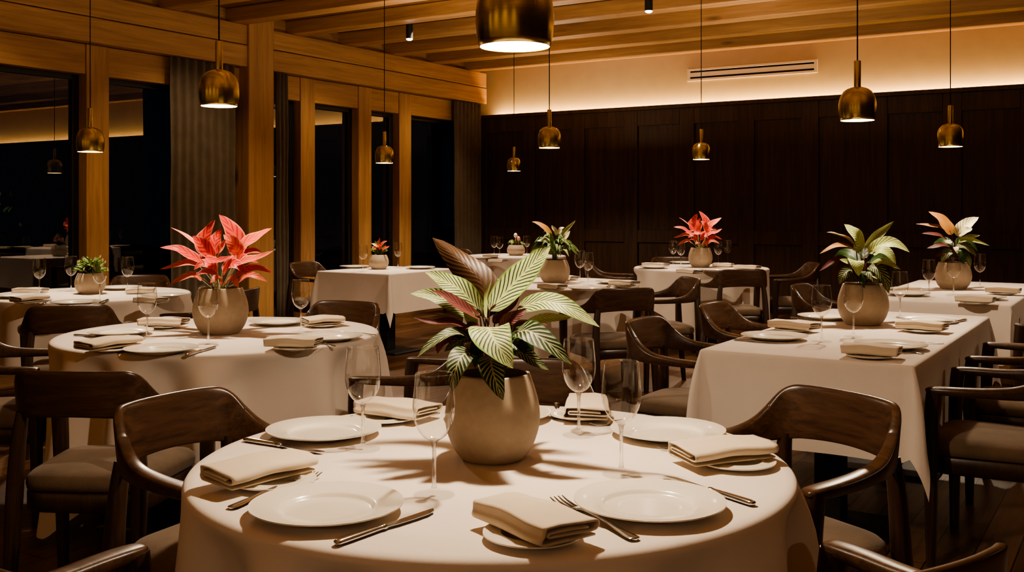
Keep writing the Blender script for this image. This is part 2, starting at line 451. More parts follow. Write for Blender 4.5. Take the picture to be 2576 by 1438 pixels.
# air vent on the plaster band
tv0, tv1 = t_at(1730, -.13), t_at(2057, -.13)
pv = W(-.13, tv0, 0); zv0, zv1 = z_at(205, pv), z_at(174, pv)
vt = bpy.data.objects.new('air_vent', None); link(vt); vt.matrix_world = RM.copy(); tag(vt, 'long white linear air vent with two dark slots high on the cream wall', 'air vent')
mb = MB(); mb.box((-.13, tv0, zv0), (-.115, tv1, zv0+.03)); mb.box((-.13, tv0, zv1-.03), (-.115, tv1, zv1))
mb.box((-.13, tv0, zv0+.03), (-.115, tv0+.04, zv1-.03)); mb.box((-.13, tv1-.04, zv0+.03), (-.115, tv1, zv1-.03))
zc = (zv0+zv1)/2; mb.box((-.13, tv0+.04, zc-.028), (-.117, tv1-.04, zc+.028))
mb.build('frame', M['vent_white'], vt, smooth=False, bevel=.002)
for z in (zv0+.03, zc+.028):
    mb = MB(); mb.box((-.129, tv0+.04, z), (-.126, tv1-.04, z+(zv1-zv0)/2-.058)); mb.build('slot', M['black'], vt, smooth=False)

# ceiling spotlights
def lamp(kind, name, loc, energy, col, **kw):
    d = bpy.data.lights.new(name, kind); d.energy = energy; d.color = col
    for k, v in kw.items(): setattr(d, k, v)
    o = bpy.data.objects.new(name, d); link(o); o.location = loc; return o
for px, py, Y, lab in ((1030, 98, 11.15, 'small black ceiling spotlight with bright lens left of the nearest pendant'), (1632, 28, 9.6, 'small black ceiling spotlight with bright lens right of the nearest pendant')):
    p = AT(px, py, Y)
    e = empty('ceiling_spotlight', (p.x, p.y, p.z), 0, lab, 'spotlight', 'surface spotlights between the joists')
    mb = MB(); mb.lathe([(.034, .004), (.038, .0), (.038, Z_CE-p.z+.0), (.02, Z_CE-p.z)], 24, cap0=False); mb.build('housing', M['steel_black'], e)
    mb = MB(); mb.lathe([(.002, -.016), (.020, -.014), (.031, -.007), (.0335, .003), (.033, .01)], 24); mb.build('lens', M['spot_glow'], e)
    lamp('SPOT', 'spot_beam', (p.x, p.y, p.z-.05), 25, (1, .85, .72), spot_size=1.5, spot_blend=.6, shadow_soft_size=.03)

# ------------------------------------------------------------------ tables and cloths
TOPZ = .75
def fold_fn(seed, n, amp):
    r = random.Random(seed); ph = [r.uniform(0, 2*PI) for _ in range(5)]
    def fn(th, l):
        x = min(1, max(0, (l-.002)/.16)); a = amp*x*(2-x)
        w = .75*math.cos(n*th+ph[0]+.9*math.sin(2*th+ph[1]))+.35*math.cos((n+4)*th+ph[2])+.2*math.cos(3*th+ph[3])-.25
        return a*w
    return fn
def round_cloth(c, r, half, corner, seed, label, n=11, amp=.034, flare=.10, group='white tablecloths'):
    """square cloth draped over a round top; corner = direction of one hanging corner"""
    NT = 288; mb = MB(); v = []; f = []
    fn = fold_fn(seed, n, amp)
    rings = []
    for q in (.02, .25, .5, .75, .92, .97, .985): rings.append(('t', q))
    for a in (20, 45, 70, 90): rings.append(('e', a))
    for q in (.03, .07, .13, .2, .3, .42, .55, .7, .85, 1.0): rings.append(('h', q))
    er = .018
    for kind, q in rings:
        for i in range(NT):
            th = 2*PI*i/NT; d = th-corner+PI/4
            Lh = half/max(abs(math.cos(d)), abs(math.sin(d)))
            Lh = 1/((abs(math.cos(d))**9+abs(math.sin(d))**9)**(1/9))*half - r
            if kind == 't': R, z = (r-er)*q, TOPZ
            elif kind == 'e':
                a = math.radians(q); R, z = r-er+er*math.sin(a), TOPZ-er+er*math.cos(a)
            else:
                Lm = min(Lh, TOPZ-.05); l = Lm*q
                R = r+flare*l+fn(th, l); z = TOPZ-er-l*.985
            v.append((R*math.cos(th), R*math.sin(th), z))
    for j in range(len(rings)-1):
        for i in range(NT):
            k = (i+1) % NT; f.append((j*NT+i, (j+1)*NT+i, (j+1)*NT+k, j*NT+k))
    f.append(tuple(range(NT)))
    mb.add(v, f); o = mb.build('tablecloth', M['cloth'], loc=(c.x, c.y, 0), angle=0)
    return tag(o, label, 'tablecloth', group)
def rect_cloth(c, hw, hl, rz, drop, label, seed=0, cone=.17, group='white tablecloths'):
    """rectangular cloth; x = hw across, y = hl along, corners hang as soft cones"""
    mb = MB(); v = []; f = []; er = .014
    r = random.Random(seed)
    per = []                                      # (corner point x,y, outward dir angle, mode)
    NS, NC = 26, 14
    cor = [(hw, hl, 0), (-hw, hl, PI/2), (-hw, -hl, PI), (hw, -hl, 3*PI/2)]
    for q in range(4):
        x, y, a0 = cor[q]
        x1, y1, a1 = cor[(q+1) % 4]
        for k in range(NC+1):
            ph = k/NC*PI/2
            per.append((x, y, a0+ph, ph))
        for k in range(1, NS):
            t = k/NS; per.append((x+(x1-x)*t, y+(y1-y)*t, a0+PI/2, None))
    n = len(per); rows = []
    for kind, q in [('t', .3), ('t', .8), ('t', .97)]+[('e', a) for a in (0, 30, 60, 90)]+[('h', w) for w in (.06, .14, .25, .38, .52, .67, .83, 1.0)]:
        for i, (x, y, a, ph) in enumerate(per):
            sx = (hw-er)/hw; sy = (hl-er)/hl
            bx, by = x*sx, y*sy
            if kind == 't': px_, py_, z = bx*q, by*q, TOPZ
            elif kind == 'e':
                e = math.radians(q); o_ = er*math.sin(e); px_, py_, z = bx+o_*math.cos(a), by+o_*math.sin(a), TOPZ-er+er*math.cos(e)
            else:
                if ph is None:
                    Lh = drop; out = er+.07*q*drop+.007*q*math.sin(i*.42+seed)
                else:
                    Lh = drop/max(math.cos(ph), math.sin(ph))*.98
                    pk = max(0, math.sin(2*ph))**.9
                    out = er+.07*q*drop+cone*pk*q*Lh*.9+.010*pk*math.sin(q*5)
                px_, py_, z = bx+out*math.cos(a), by+out*math.sin(a), TOPZ-er-Lh*q*(1 if ph is None else .97)
            v.append((px_, py_, z))
    m = len(v)//n
    for j in range(m-1):
        for i in range(n):
            k = (i+1) % n; f.append((j*n+i, (j+1)*n+i, (j+1)*n+k, j*n+k))
    f.append(tuple(range(n)))
    mb.add(v, f); o = mb.build('tablecloth', M['cloth'], loc=(c.x, c.y, 0), angle=0); o.rotation_euler = (0, 0, rz)
    return tag(o, label, 'tablecloth', group)
def round_table(c, r, label):
    t = empty('round_table', (c.x, c.y, 0), 0, label, 'table', 'dining tables under white cloths')
    mb = MB(); mb.lathe([(r-.04, .70), (r-.022, .705), (r-.022, .725), (r-.03, .735)], 64); mb.build('tabletop', M['walnut_leg'], t)
    mb = MB(); mb.lathe([(.045, .025), (.045, .66), (.16, .68), (.16, .70)], 24); mb.build('pedestal', M['steel_black'], t)
    mb = MB(); mb.lathe([(.29, 0), (.29, .012), (.06, .03)], 40); mb.build('base', M['steel_black'], t)
def rect_table(c, hw, hl, rz, label, n=2):
    t = empty('rectangular_table', (c.x, c.y, 0), rz, label, 'table', 'dining tables under white cloths')
    mb = MB(); mb.box((-hw+.02, -hl+.02, .705), (hw-.02, hl-.02, .732)); mb.build('tabletop', M['walnut_leg'], t, smooth=False, bevel=.004)
    for y in ((-hl+.42, hl-.42) if n == 2 else (0,)):
        mb = MB(); mb.box((-.055, y-.055, .02), (.055, y+.055, .705)); mb.build('pedestal', M['steel_black'], t, smooth=False, bevel=.006)
        mb = MB(); mb.box((-hw*.62, y-.2, 0), (hw*.62, y+.2, .02)); mb.build('base', M['steel_black'], t, smooth=False, bevel=.006)

D2 = lambda x, y: Vector((x, y, 0))
T1, T2, T5, T6, T8, T9 = D2(-.045, 2.285), D2(-1.316, 4.62), D2(.32, 7.75), D2(1.81, 9.8), D2(.05, 12.3), D2(-2.79, 6.76)
UR = math.atan2(.8474, .531)-PI/2                # rotation of a table whose long side follows the window wall
T3, T4, T7 = D2(1.617, 4.707), D2(3.05, 7.0), D2(-1.15, 9.42)
round_table(T1, .66, 'nearest round table under a white cloth with a big striped plant')
round_cloth(T1, .66, 1.12, math.radians(60), 3, 'white cloth on the nearest round table, in the centre foreground', n=12, amp=.05, flare=.12)
round_table(T2, .71, 'round table under a white cloth with the large coral red plant')
round_cloth(T2, .71, 1.13, math.radians(228), 5, 'long white cloth on the round table with the large coral red plant', n=13, amp=.062, flare=.14)
round_table(T5, .64, 'round table under a white cloth behind the big striped plant')
round_cloth(T5, .64, 1.02, math.radians(-30), 8, 'white cloth on the round table behind the big striped plant')
round_table(T6, .64, 'round table near the panelled wall with the small coral red plant')
round_cloth(T6, .64, .98, math.radians(252), 9, 'white cloth on the round table with the small coral red plant by the panelled wall', amp=.02, flare=.05)
round_table(T8, .60, 'farthest round table near the corner curtain')
round_cloth(T8, .60, .95, math.radians(200), 12, 'white cloth on the farthest round table near the corner curtain', amp=.02)
round_table(T9, .64, 'round table at the left edge beside the dark window')
round_cloth(T9, .64, 1.0, math.radians(20), 14, 'white cloth on the round table with the small green succulent at left', amp=.03)
rect_table(T3, .40, .98, UR, 'long rectangular table at right under a white cloth, nearer of the two')
rect_cloth(T3, .41, .99, UR, .335, 'white cloth on the nearer long table at right, corners hanging low', 2)
rect_table(T4, .43, 1.0, UR, 'long rectangular table at the right edge, farther of the two')
rect_cloth(T4, .44, 1.01, UR, .335, 'white cloth on the farther long table at the right edge', 4)
rect_table(T7, .41, .48, UR, 'square table under a white cloth in front of the oak window posts', 1)
rect_cloth(T7, .42, .49, UR, .33, 'white cloth on the square table in front of the oak window posts', 6)

# ------------------------------------------------------------------ armchair
def make_chair():
    root = empty('armchair', (0, 0, 0), 0, 'x', 'chair')
    # seat outline: trapezoid with rounded corners, facing +y
    def outline(w0, w1, y0, y1, n=40, e=.28):
        pts = []
        for i in range(n):
            a = 2*PI*i/n; c, q = math.cos(a), math.sin(a)
            x = math.copysign(abs(c)**e, c); y = math.copysign(abs(q)**e, q)
            yy = y0+(y1-y0)*(y+1)/2; w = w0+(w1-w0)*(y+1)/2
            pts.append((x*w, yy+(.012*(1-x*x) if y > 0 else -.012*(1-x*x))))
        return pts
    def stack(levels, mat, name):
        mb = MB(); v = []; f = []; n = 40
        for z, sc, ox in levels:
            for x, y in outline(.205, .245, -.225, .200):
                v.append((x*sc, (y-.005)*sc+.005, z))
        for j in range(len(levels)-1):
            for i in range(n):
                k = (i+1) % n; f.append((j*n+i, j*n+k, (j+1)*n+k, (j+1)*n+i))
        f.append(tuple(range(n-1, -1, -1))); f.append(tuple((len(levels)-1)*n+i for i in range(n)))
        mb.add(v, f); return mb.build(name, mat, root, angle=60)
    stack([(.400, .93, 0), (.405, .985, 0), (.425, 1.0, 0), (.442, .985, 0), (.455, .93, 0), (.463, .80, 0), (.468, .55, 0), (.470, .25, 0)], M['seat'], 'seat')
    stack([(.335, .96, 0), (.34, .985, 0), (.395, .985, 0), (.40, .965, 0)], M['walnut_leg'], 'seat_frame')
    # legs
    for sx in (-1, 1):
        mb = MB(); P = catmull([(sx*.262, .180, 0, .017), (sx*.268, .180, .35, .024), (sx*.272, .175, .56, .0265), (sx*.275, .167, .648, .027)], 4)
        mb.tube([p[:3] for p in P], [p[3] for p in P], 12, square=.35); mb.build('leg', M['walnut_leg'], root)
    for sx in (-1, 1):
        mb = MB(); P = catmull([(sx*.205, -.285, 0, .016), (sx*.205, -.25, .35, .0245), (sx*.198, -.237, .55, .022), (sx*.185, -.232, .66, .018)], 4)
        mb.tube([p[:3] for p in P], [p[3] for p in P], 12, square=.35); mb.build('leg', M['walnut_leg'], root)
    # crest: (x, y, zb, zt, half thickness, lean)
    half = [(0, -.272, .652, .800, .0115, .10), (.07, -.268, .650, .800, .0115, .10), (.135, -.255, .646, .799, .012, .10), (.170, -.240, .641, .795, .0125, .10),
            (.193, -.219, .637, .775, .0135, .09), (.212, -.188, .634, .735, .0155, .07), (.230, -.145, .632, .698, .019, .04), (.246, -.09, .631, .677, .0225, .02),
            (.262, .0, .631, .667, .0255, 0), (.273, .085, .632, .664, .0265, 0), (.276, .148, .634, .662, .0265, 0), (.276, .184, .637, .659, .022, 0), (.275, .195, .643, .654, .012, 0)]
    st = [(-a[0],)+a[1:] for a in half[::-1]]+half[1:]
    PER = 4; Q = catmull(st, PER); n = 20
    def sweep(i0, i1, name):
        mb = MB(); v = []; f = []
        for i in range(i0, i1+1):
            a = Q[max(i-1, 0)]; b = Q[min(i+1, len(Q)-1)]
            T = Vector((b[0]-a[0], b[1]-a[1], 0)).normalized(); nn = Vector((T.y, -T.x, 0))   # outward
            x, y, zb, zt, h, lean = Q[i]
            zc = (zb+zt)/2; hz = (zt-zb)/2
            for k in range(n):
                g = 2*PI*k/n; c, q = math.cos(g), math.sin(g)
                e1 = .55
                cc = math.copysign(abs(c)**e1, c)
                # keep edge rounding of similar radius for tall sections
                e2 = .55 if hz < .03 else .22
                w = min(1, max(0, (hz-.02)/.03)); e2 = .55-.33*w
                qq = math.copysign(abs(q)**e2, q)
                z = zc+hz*qq
                v.append(Vector((x, y, 0))+nn*(h*cc+lean*(z-zb))+Vector((0, 0, z)))
        m = i1-i0+1
        for j in range(m-1):
            for i in range(n):
                k = (i+1) % n; f.append((j*n+i, (j+1)*n+i, (j+1)*n+k, j*n+k))
        f.append(tuple(range(n))); f.append(tuple((m-1)*n+i for i in range(n-1, -1, -1)))
        mb.add(v, f); return mb.build(name, M['walnut'], root, angle=70)
    c = len(half)-1
    i0, i1 = (c-5)*PER, (c+5)*PER
    sweep(i0, i1, 'backrest'); sweep(0, i0, 'armrest'); sweep(i1, len(Q)-1, 'armrest')
    return root
chair = Proto(make_chair())
CHAIRS = []
def put_chair(x, y, fx, fy, label, group):
    q = math.hypot(fx, fy); CHAIRS.append((x, y, fx/q, fy/q))
    rz = math.atan2(fy, fx)-PI/2
    chair.get((x, y, 0), rz, label, group)
G1, G2, G3 = 'chairs around the nearest round table', 'chairs around the table with the large red plant', 'chairs along the nearer long table'
put_chair(-.71, 2.68, .87, -.49, 'dark walnut armchair left of the nearest round table, backrest inside facing us', G1)
put_chair(.70, 2.71, -.85, -.53, 'dark walnut armchair right of the nearest round table, before the hanging cloth corner', G1)
put_chair(-.575, 1.69, .5, .87, 'walnut armchair cut off at the bottom left corner, only an arm showing', G1)
put_chair(.475, 1.71, -.5, .87, 'walnut armchair cut off at the bottom right corner, arm and back end showing', G1)
put_chair(.03, 3.22, 0, -1, 'dark armchair behind the big striped plant on the far side of the nearest table', G1)
put_chair(-1.37, 3.50, .06, 1, 'dark armchair seen from behind in front of the table with the large red plant', G2)
put_chair(-2.16, 4.45, 1, .1, 'armchair at the left edge facing the table with the large red plant', G2)
put_chair(-1.0, 5.42, -.36, -.93, 'brown armchair behind the right side of the table with the large red plant', G2)
put_chair(-.36, 4.18, -.95, .3, 'armchair between the red plant table and the big striped plant', G2)
G4 = 'chairs around the left succulent table'
put_chair(-1.95, 6.6, -1, .15, 'armchair half hidden behind the pot of the large red plant', G4)
put_chair(-2.43, 5.68, -.3, .95, 'dark armchair seen from behind in front of the small green succulent table', G4)
put_chair(-2.85, 7.68, .1, -1, 'armchair on the window side of the small green succulent table', G4)
put_chair(-1.80, 9.75, .85, -.53, 'armchair left of the square table by the oak window posts', 'chairs by the windows')
put_chair(-.50, 12.85, .7, -.6, 'armchair behind the farthest table, beside the corner curtain', 'chairs by the windows')
G5 = 'chairs around the middle round table'
put_chair(.66, 6.86, -.3, .95, 'dark armchair seen from behind, just above the right hand wine glasses of the nearest table', G5)
put_chair(1.08, 7.58, -.97, -.2, 'armchair at the right of the round table behind the big striped plant', G5)
G6 = 'chairs around the small red plant table'
put_chair(1.0, 10.0, 1, -.1, 'armchair left of the small coral red plant table by the panelled wall', G6)
put_chair(1.93, 8.92, -.1, 1, 'dark armchair seen from behind in front of the small coral red plant table', G6)
put_chair(2.62, 9.75, -1, 0, 'armchair right of the small coral red plant table by the panelled wall', G6)
put_chair(1.7, 10.66, 0, -1, 'armchair behind the small coral red plant table by the panelled wall', G6)
put_chair(.83, 4.64, .85, -.53, 'brown armchair on the left side of the nearer long table, closer to us', G3)
put_chair(1.31, 5.43, .85, -.53, 'brown armchair on the left side of the nearer long table, farther back', G3)
put_chair(1.83, 3.88, -.85, .53, 'armchair at the right edge beside the nearer long table, front one of the row', G3)
put_chair(2.32, 4.66, -.85, .53, 'armchair at the right edge beside the nearer long table, second of the row', G3)
put_chair(2.17, 6.80, .85, -.53, 'dim armchair on the left side of the farther long table', 'chairs along the farther long table')
put_chair(3.17, 5.95, -.85, .53, 'armchair arm at the right edge beside the farther long table', 'chairs along the farther long table')

# hanging cloth gives way where a chair is pushed in under the table
def smooth01(a, b, x):
    t = min(1, max(0, (x-a)/(b-a))); return t*t*(3-2*t)
for o in [q for q in COL.objects if q.get('category') == 'tablecloth']:
    R2 = Matrix.Rotation(o.rotation_euler.z, 3, 'Z'); R2i = R2.inverted()
    for v in o.data.vertices:
        l = TOPZ-v.co.z
        if l < .02: continue
        p = R2 @ v.co+o.location
        for x, y, fx, fy in CHAIRS:
            dx, dy = p.x-x, p.y-y
            ly = dx*fx+dy*fy; lx = dx*fy-dy*fx
            if -.4 < ly < .222 and abs(lx) < .40:
                rp = smooth01(.22, .32, l) if y < 1.8 else smooth01(.025, .10, l)
                m = (.222-ly)*rp*(1-smooth01(.315, .40, abs(lx)))
                p.x += fx*m; p.y += fy*m
        v.co = R2i @ (p-o.location)
    o.data.update()

# ------------------------------------------------------------------ pendant lamps
def make_pendant():
    root = empty('pendant_lamp', (0, 0, 0), 0, 'x', 'pendant lamp')     # origin at the lower rim
    mb = MB(); R = .0885
    outer = [(.080, 0), (.0835, .012), (.0868, .032), (.0885, .055), (.0880, .078), (.0845, .102), (.078, .122), (.066, .141), (.05, .153), (.03, .160), (.0175, .163)]
    inner = [(.016, .160), (.049, .150), (.0765, .120), (.0865, .077), (.0865, .055), (.0818, .012), (.0785, .0)]
    mb.lathe(outer+inner, 64, cap0=False, cap1=False); v0 = len(mb.v)-64
    mb.f += [(v0+i, v0+(i+1) % 64, (i+1) % 64, i) for i in range(64)]
    sh = mb.build('lamp_shade', M['brass'], root, angle=80)
    mb = MB(); mb.lathe([(.0165, .160), (.0165, .288), (.0155, .290)], 32); mb.build('neck', M['brass'], root)
    mb = MB(); mb.lathe([(.0, .004), (.03, .003), (.079, .006), (.079, .010)], 48, cap0=False); mb.build('diffuser', M['glow'], sh)
    return root
pend = Proto(make_pendant())
# (px, py of lower rim centre, depth Y, label)
PEN = [(1295, 118, 2.30, 'big brass pendant lamp nearest to us, cut off by the top of the frame'),
       (551, 267, 4.57, 'brass pendant lamp above the large coral red plant, beside the curtain'),
       (227, 382, 6.76, 'brass pendant lamp above the small green succulent at the left edge'),
       (967, 410, 9.45, 'small brass pendant lamp hanging between the oak window posts, above the square table'),
       (1293, 430, 12.3, 'smallest brass pendant lamp, above the farthest table near the corner'),
       (1382, 372, 7.75, 'brass pendant lamp under the nearest big lamp, in front of the panelled wall'),
       (1764, 401, 9.8, 'small brass pendant lamp above the small coral red plant'),
       (2157, 303, 4.97, 'larger brass pendant lamp at right, above the nearer long table'),
       (2391, 369, 7.17, 'brass pendant lamp at the far right, above the farther long table')]
lamp_pts = []
for px, py, Y, lab in PEN:
    p = AT(px, py, Y)
    o = pend.get((p.x, p.y, p.z), 0, lab, 'brass pendant lamps over the tables')
    mb = MB(); mb.lathe([(.0036, .288), (.0036, Z_CE-.01-p.z)], 8); mb.lathe([(.03, Z_CE-.022-p.z), (.03, Z_CE-.002-p.z)], 20)
    mb.build('cord', M['cord'], o)
    lamp_pts.append(p)

# ------------------------------------------------------------------ table ware
def make_plate(name, R, well, h):
    mb = MB()
    mb.lathe([(.0, .005), (well*.6, .005), (well*.93, .0052), (well*.975, .0075), (well*1.01, .0118), (well*1.06, .0138), (R*.80, h*.80), (R*.97, h), (R, h), (R*1.0, h-.0025), (R*.97, h-.0035), (R*.8, h*.55), (well*1.02, .004), (well*.92, .0), (well*.85, 0), (well*.84, .002), (.0, .002)], 64, cap0=False, cap1=False)
    return tag(mb.build(name, M['plate'], angle=60), 'x', 'plate')
plate = Proto(make_plate('dinner_plate', .141, .086, .021))
splate = Proto(make_plate('side_plate', .085, .052, .013))
def make_napkin():
    # rolled cross-section in (y,z), extruded along x, length .2, width .1
    pts = [(-.030, .0200), (.0, .0205), (.033, .0195)]
    def arc(cx, cz, r, a0, a1, n=6):
        return [(cx+r*math.cos(math.radians(a0+(a1-a0)*i/n)), cz+r*math.sin(math.radians(a0+(a1-a0)*i/n))) for i in range(n+1)]
    pts += arc(.036, .0165, .0030, 90, -90)
    pts += [(0, .0132), (-.036, .0130)]
    pts += arc(-.043, .0200, .0070, 270, 90)
    pts += [(-.02, .0290), (.02, .0292)]
    pts += arc(.042, .0262, .0032, 90, -90, 5)[:4] + [(.046, .020)]
    pts += arc(.044, .0105, .0062, 60, -90)
    pts += [(0, .0040), (-.045, .0042)]
    NX = 22; v = []; f = []
    for i in range(NX+1):
        u = i/NX; x = -.1+.2*u
        for j, (y, z) in enumerate(pts):
            lift = .0035*math.sin(u*PI)*(z/.029)+.0016*math.sin(9*u+y*60)
            vy = y*(1.0+.05*math.cos(u*3.0))*1.14+.003*math.sin(4*u+1)
            v.append((x+.003*math.sin(y*40)+(.006*(z/.029)*(1 if u > .5 else -1)*abs(2*u-1)), vy, z*1.12+lift*(1 if z > .01 else .2)))
    n = len(pts)
    for i in range(NX):
        for j in range(n-1): f.append((i*n+j, (i+1)*n+j, (i+1)*n+j+1, i*n+j+1))
    mb = MB(); mb.add(v, f); o = mb.build('napkin', M['napkin'], solid=.0032, angle=0)
    return tag(o, 'x', 'napkin')
napkin = Proto(make_napkin())
def make_fork():
    # along +x from handle end (-.1) to tines (+.1)
    mb = MB(); v = []; f = []; n = 8
    P = catmull([(-.100, .004, .003), (-.097, .0078, .0036), (-.085, .0088, .0038), (-.06, .0064, .0050), (-.02, .0036, .0080), (.02, .0032, .0085), (.036, .0075, .0065), (.046, .0115, .0045), (.054, .0125, .0032)], 4)
    for x, w, z in P:
        for k in range(n):
            a = 2*PI*k/n; v.append((x, w*math.cos(a), z+.0016*math.sin(a)+(.0012*abs(math.cos(a)) if x > .035 else 0)))
    m = len(P)
    for j in range(m-1):
        for i in range(n):
            k = (i+1) % n; f.append((j*n+i, j*n+k, (j+1)*n+k, (j+1)*n+i))
    f.append(tuple(range(n-1, -1, -1))); f.append(tuple((m-1)*n+i for i in range(n)))
    mb.add(v, f)
    for k in range(4):
        y = (k-1.5)*.0064
        mb.tube([(.052, y, .0032), (.065, y*1.02, .0026), (.085, y*1.05, .0045), (.100, y*1.05, .0085)], [.0021, .0020, .0017, .0008], 6)
    return tag(mb.build('fork', M['silver'], angle=70), 'x', 'fork')
fork = Proto(make_fork())
def make_knife():
    root = empty('table_knife', (0, 0, 0), 0, 'x', 'knife')
    mb = MB(); P = catmull([(-.12, .002, .002), (-.117, .0075, .0045), (-.105, .0088, .0055), (-.06, .0078, .0052), (-.02, .0062, .0046), (-.012, .0072, .0055), (-.006, .0066, .005), (-.003, .004, .003)], 4)
    v = []; f = []; n = 12
    for x, w, h in P:
        for k in range(n):
            a = 2*PI*k/n; v.append((x, w*math.cos(a), .0055+h*math.sin(a)))
    m = len(P)
    for j in range(m-1):
        for i in range(n):
            k = (i+1) % n; f.append((j*n+i, j*n+k, (j+1)*n+k, (j+1)*n+i))
    f.append(tuple(range(n-1, -1, -1))); f.append(tuple((m-1)*n+i for i in range(n)))
    mb.add(v, f); mb.build('handle', M['silver'], root, angle=70)
    mb = MB(); B = [(-.004, -.005, .006), (.02, -.0085, .0065), (.06, -.0100, .0068), (.095, -.0092, .0068), (.112, -.004, .0064), (.120, .0035, .0058)]
    v = []; f = []
    for x, y0, y1 in B:
        v += [(x, y0, .0045), (x, y1, .0036), (x, y1, .0066), (x, y0, .0055)]
    for j in range(len(B)-1):
        for i in range(4):
            k = (i+1) % 4; f.append((j*4+i, j*4+k, (j+1)*4+k, (j+1)*4+i))
    f.append((3, 2, 1, 0)); f.append(tuple(len(v)-4+i for i in range(4)))
    mb.add(v, f); mb.build('blade', M['silver'], root, angle=30)
    return root
knife = Proto(make_knife())
def make_glass():
    root = empty('wine_glass', (0, 0, 0), 0, 'x', 'wine glass')
    mb = MB(); mb.lathe([(.0395, .0006), (.041, .0016), (.0395, .003), (.025, .0052), (.012, .0090), (.006, .015)], 48, cap1=True); mb.build('foot', M['glass_foot'], root, angle=60)
    mb = MB(); mb.lathe([(.006, .015), (.0043, .022), (.0037, .04), (.0037, .075), (.0042, .094), (.0065, .1035), (.011, .109)], 20); mb.build('stem', M['glass_stem'], root)
    prof = catmull([(.004, .1055), (.011, .1085), (.021, .115), (.030, .126), (.0375, .142), (.0415, .160), (.0420, .177), (.0405, .197), (.0385, .217), (.0368, .238)], 3)
    mb = MB(); mb.lathe(prof+[(.0364, .2388), (.0360, .238), (.0362, .235)], 56, cap0=False, cap1=False); mb.build('bowl', M['glass'], root, angle=80)
    return root
glass = Proto(make_glass())

ZT = TOPZ+.0005
def put_plate(px, py, label, group, small=False, z=.771):
    p = TP(px, py, z if not small else .762)
    (splate if small else plate).get((p.x, p.y, ZT), rnd.uniform(0, 6), label, group)
def put_glass(px, py, label, group):
    p = TP(px, py, .752); glass.get((p.x, p.y, ZT), rnd.uniform(0, 6), label, group)
def ends(a, b, z):
    p, q = TP(*a, z), TP(*b, z); return (p+q)/2, math.atan2(q.y-p.y, q.x-p.x), (q-p).length
def put_napkin(a, b, label, group, flip=False, plate_label=None, zb=.763, poff=(0, 0)):
    c, r, l = ends(a, b, .785)
    l = max(.17, min(.235, l))
    s = l/.2
    if plate_label is None: zb = ZT+.0
    else:
        splate.get((c.x+poff[0], c.y+poff[1], ZT), 0, plate_label, group+' plates'); zb = ZT+.0128
    napkin.get((c.x, c.y, zb), r+(PI if flip else 0), label, group, (s, 1.0, 1.0))
def put_fork(handle, tip, label, group, z=.755):
    c, r, l = ends(handle, tip, z); s = max(.19, min(.262, l))/.2
    fork.get((c.x, c.y, ZT), r, label, group, (s, s, s))
def put_knife(handle, tip, label, group, z=.755):
    c, r, l = ends(handle, tip, z); s = max(.19, min(.255, l))/.24
    knife.get((c.x, c.y, ZT), r, label, group, (s, s, s))

# --- nearest round table
g = 'table ware on the nearest round table'
put_plate(822, 1262, 'white dinner plate at the front left of the nearest table', 'dinner plates')
put_plate(1634, 1253, 'white dinner plate at the front right of the nearest table, right of the folded napkin', 'dinner plates')
put_plate(815, 1074, 'white dinner plate at the back left of the nearest table, behind the long knife', 'dinner plates')
put_plate(1680, 1076, 'white dinner plate at the back right of the nearest table, behind a wine glass', 'dinner plates')
put_plate(1252, 1034, 'white dinner plate mostly hidden behind the big taupe pot', 'dinner plates')
put_napkin((549, 1197), (755, 1149), 'beige folded napkin at the left front of the nearest table, rolled end facing us', 'napkins', plate_label='side plate under the folded napkin at the left front of the nearest table', poff=(.03, -.012))
put_napkin((1437, 1331), (1250, 1264), 'beige folded napkin at the centre front of the nearest table', 'napkins', plate_label='side plate under the folded napkin at the centre front of the nearest table', poff=(.0, -.016))
put_napkin((1720, 1138), (1916, 1116), 'beige folded napkin at the right edge of the nearest table', 'napkins', plate_label='side plate under the folded napkin at the right edge of the nearest table', poff=(.025, -.015))
put_napkin((1078, 1030), (922, 1013), 'beige folded napkin left of the big taupe pot at the back of the nearest table', 'napkins', plate_label='side plate under the folded napkin left of the big taupe pot', poff=(-.03, -.02))
put_napkin((1478, 1037), (1474, 1000), 'beige folded napkin right of the big taupe pot at the back of the nearest table', 'napkins', plate_label='side plate under the folded napkin right of the big taupe pot', poff=(-.015, .0))
put_fork((568, 1280), (806, 1190), 'silver fork left of the front left dinner plate', 'forks')
put_fork((1612, 1360), (1390, 1252), 'silver fork between the centre napkin and the front right plate', 'forks')
put_fork((1062, 1026), (951, 1068), 'silver fork with its tines beside the back left dinner plate', 'forks')
put_fork((1400, 1012), (1404, 1053), 'silver fork right of the big taupe pot, tines toward us', 'forks')
put_fork((1640, 1050), (1486, 1068), 'silver fork half under the back right dinner plate', 'forks')
put_fork((1830, 1112), (1664, 1128), 'silver fork under the napkin at the right edge of the nearest table', 'forks')
put_knife((843, 1367), (1095, 1282), 'polished knife in front of the front left dinner plate', 'knives')
put_knife((1898, 1268), (1670, 1196), 'polished knife right of the front right dinner plate', 'knives')
put_knife((615, 1105), (813, 1138), 'polished knife in front of the back left dinner plate', 'knives')
put_glass(1092, 1243, 'empty wine glass standing right in front of the big taupe pot on its left side', 'wine glasses')
put_glass(913, 1128, 'empty wine glass beside the back left dinner plate of the nearest table', 'wine glasses')
put_glass(1456, 1093, 'empty wine glass right of the big taupe pot, touched by a drooping leaf', 'wine glasses')
put_glass(1563, 1191, 'empty wine glass behind the front right dinner plate of the nearest table', 'wine glasses')

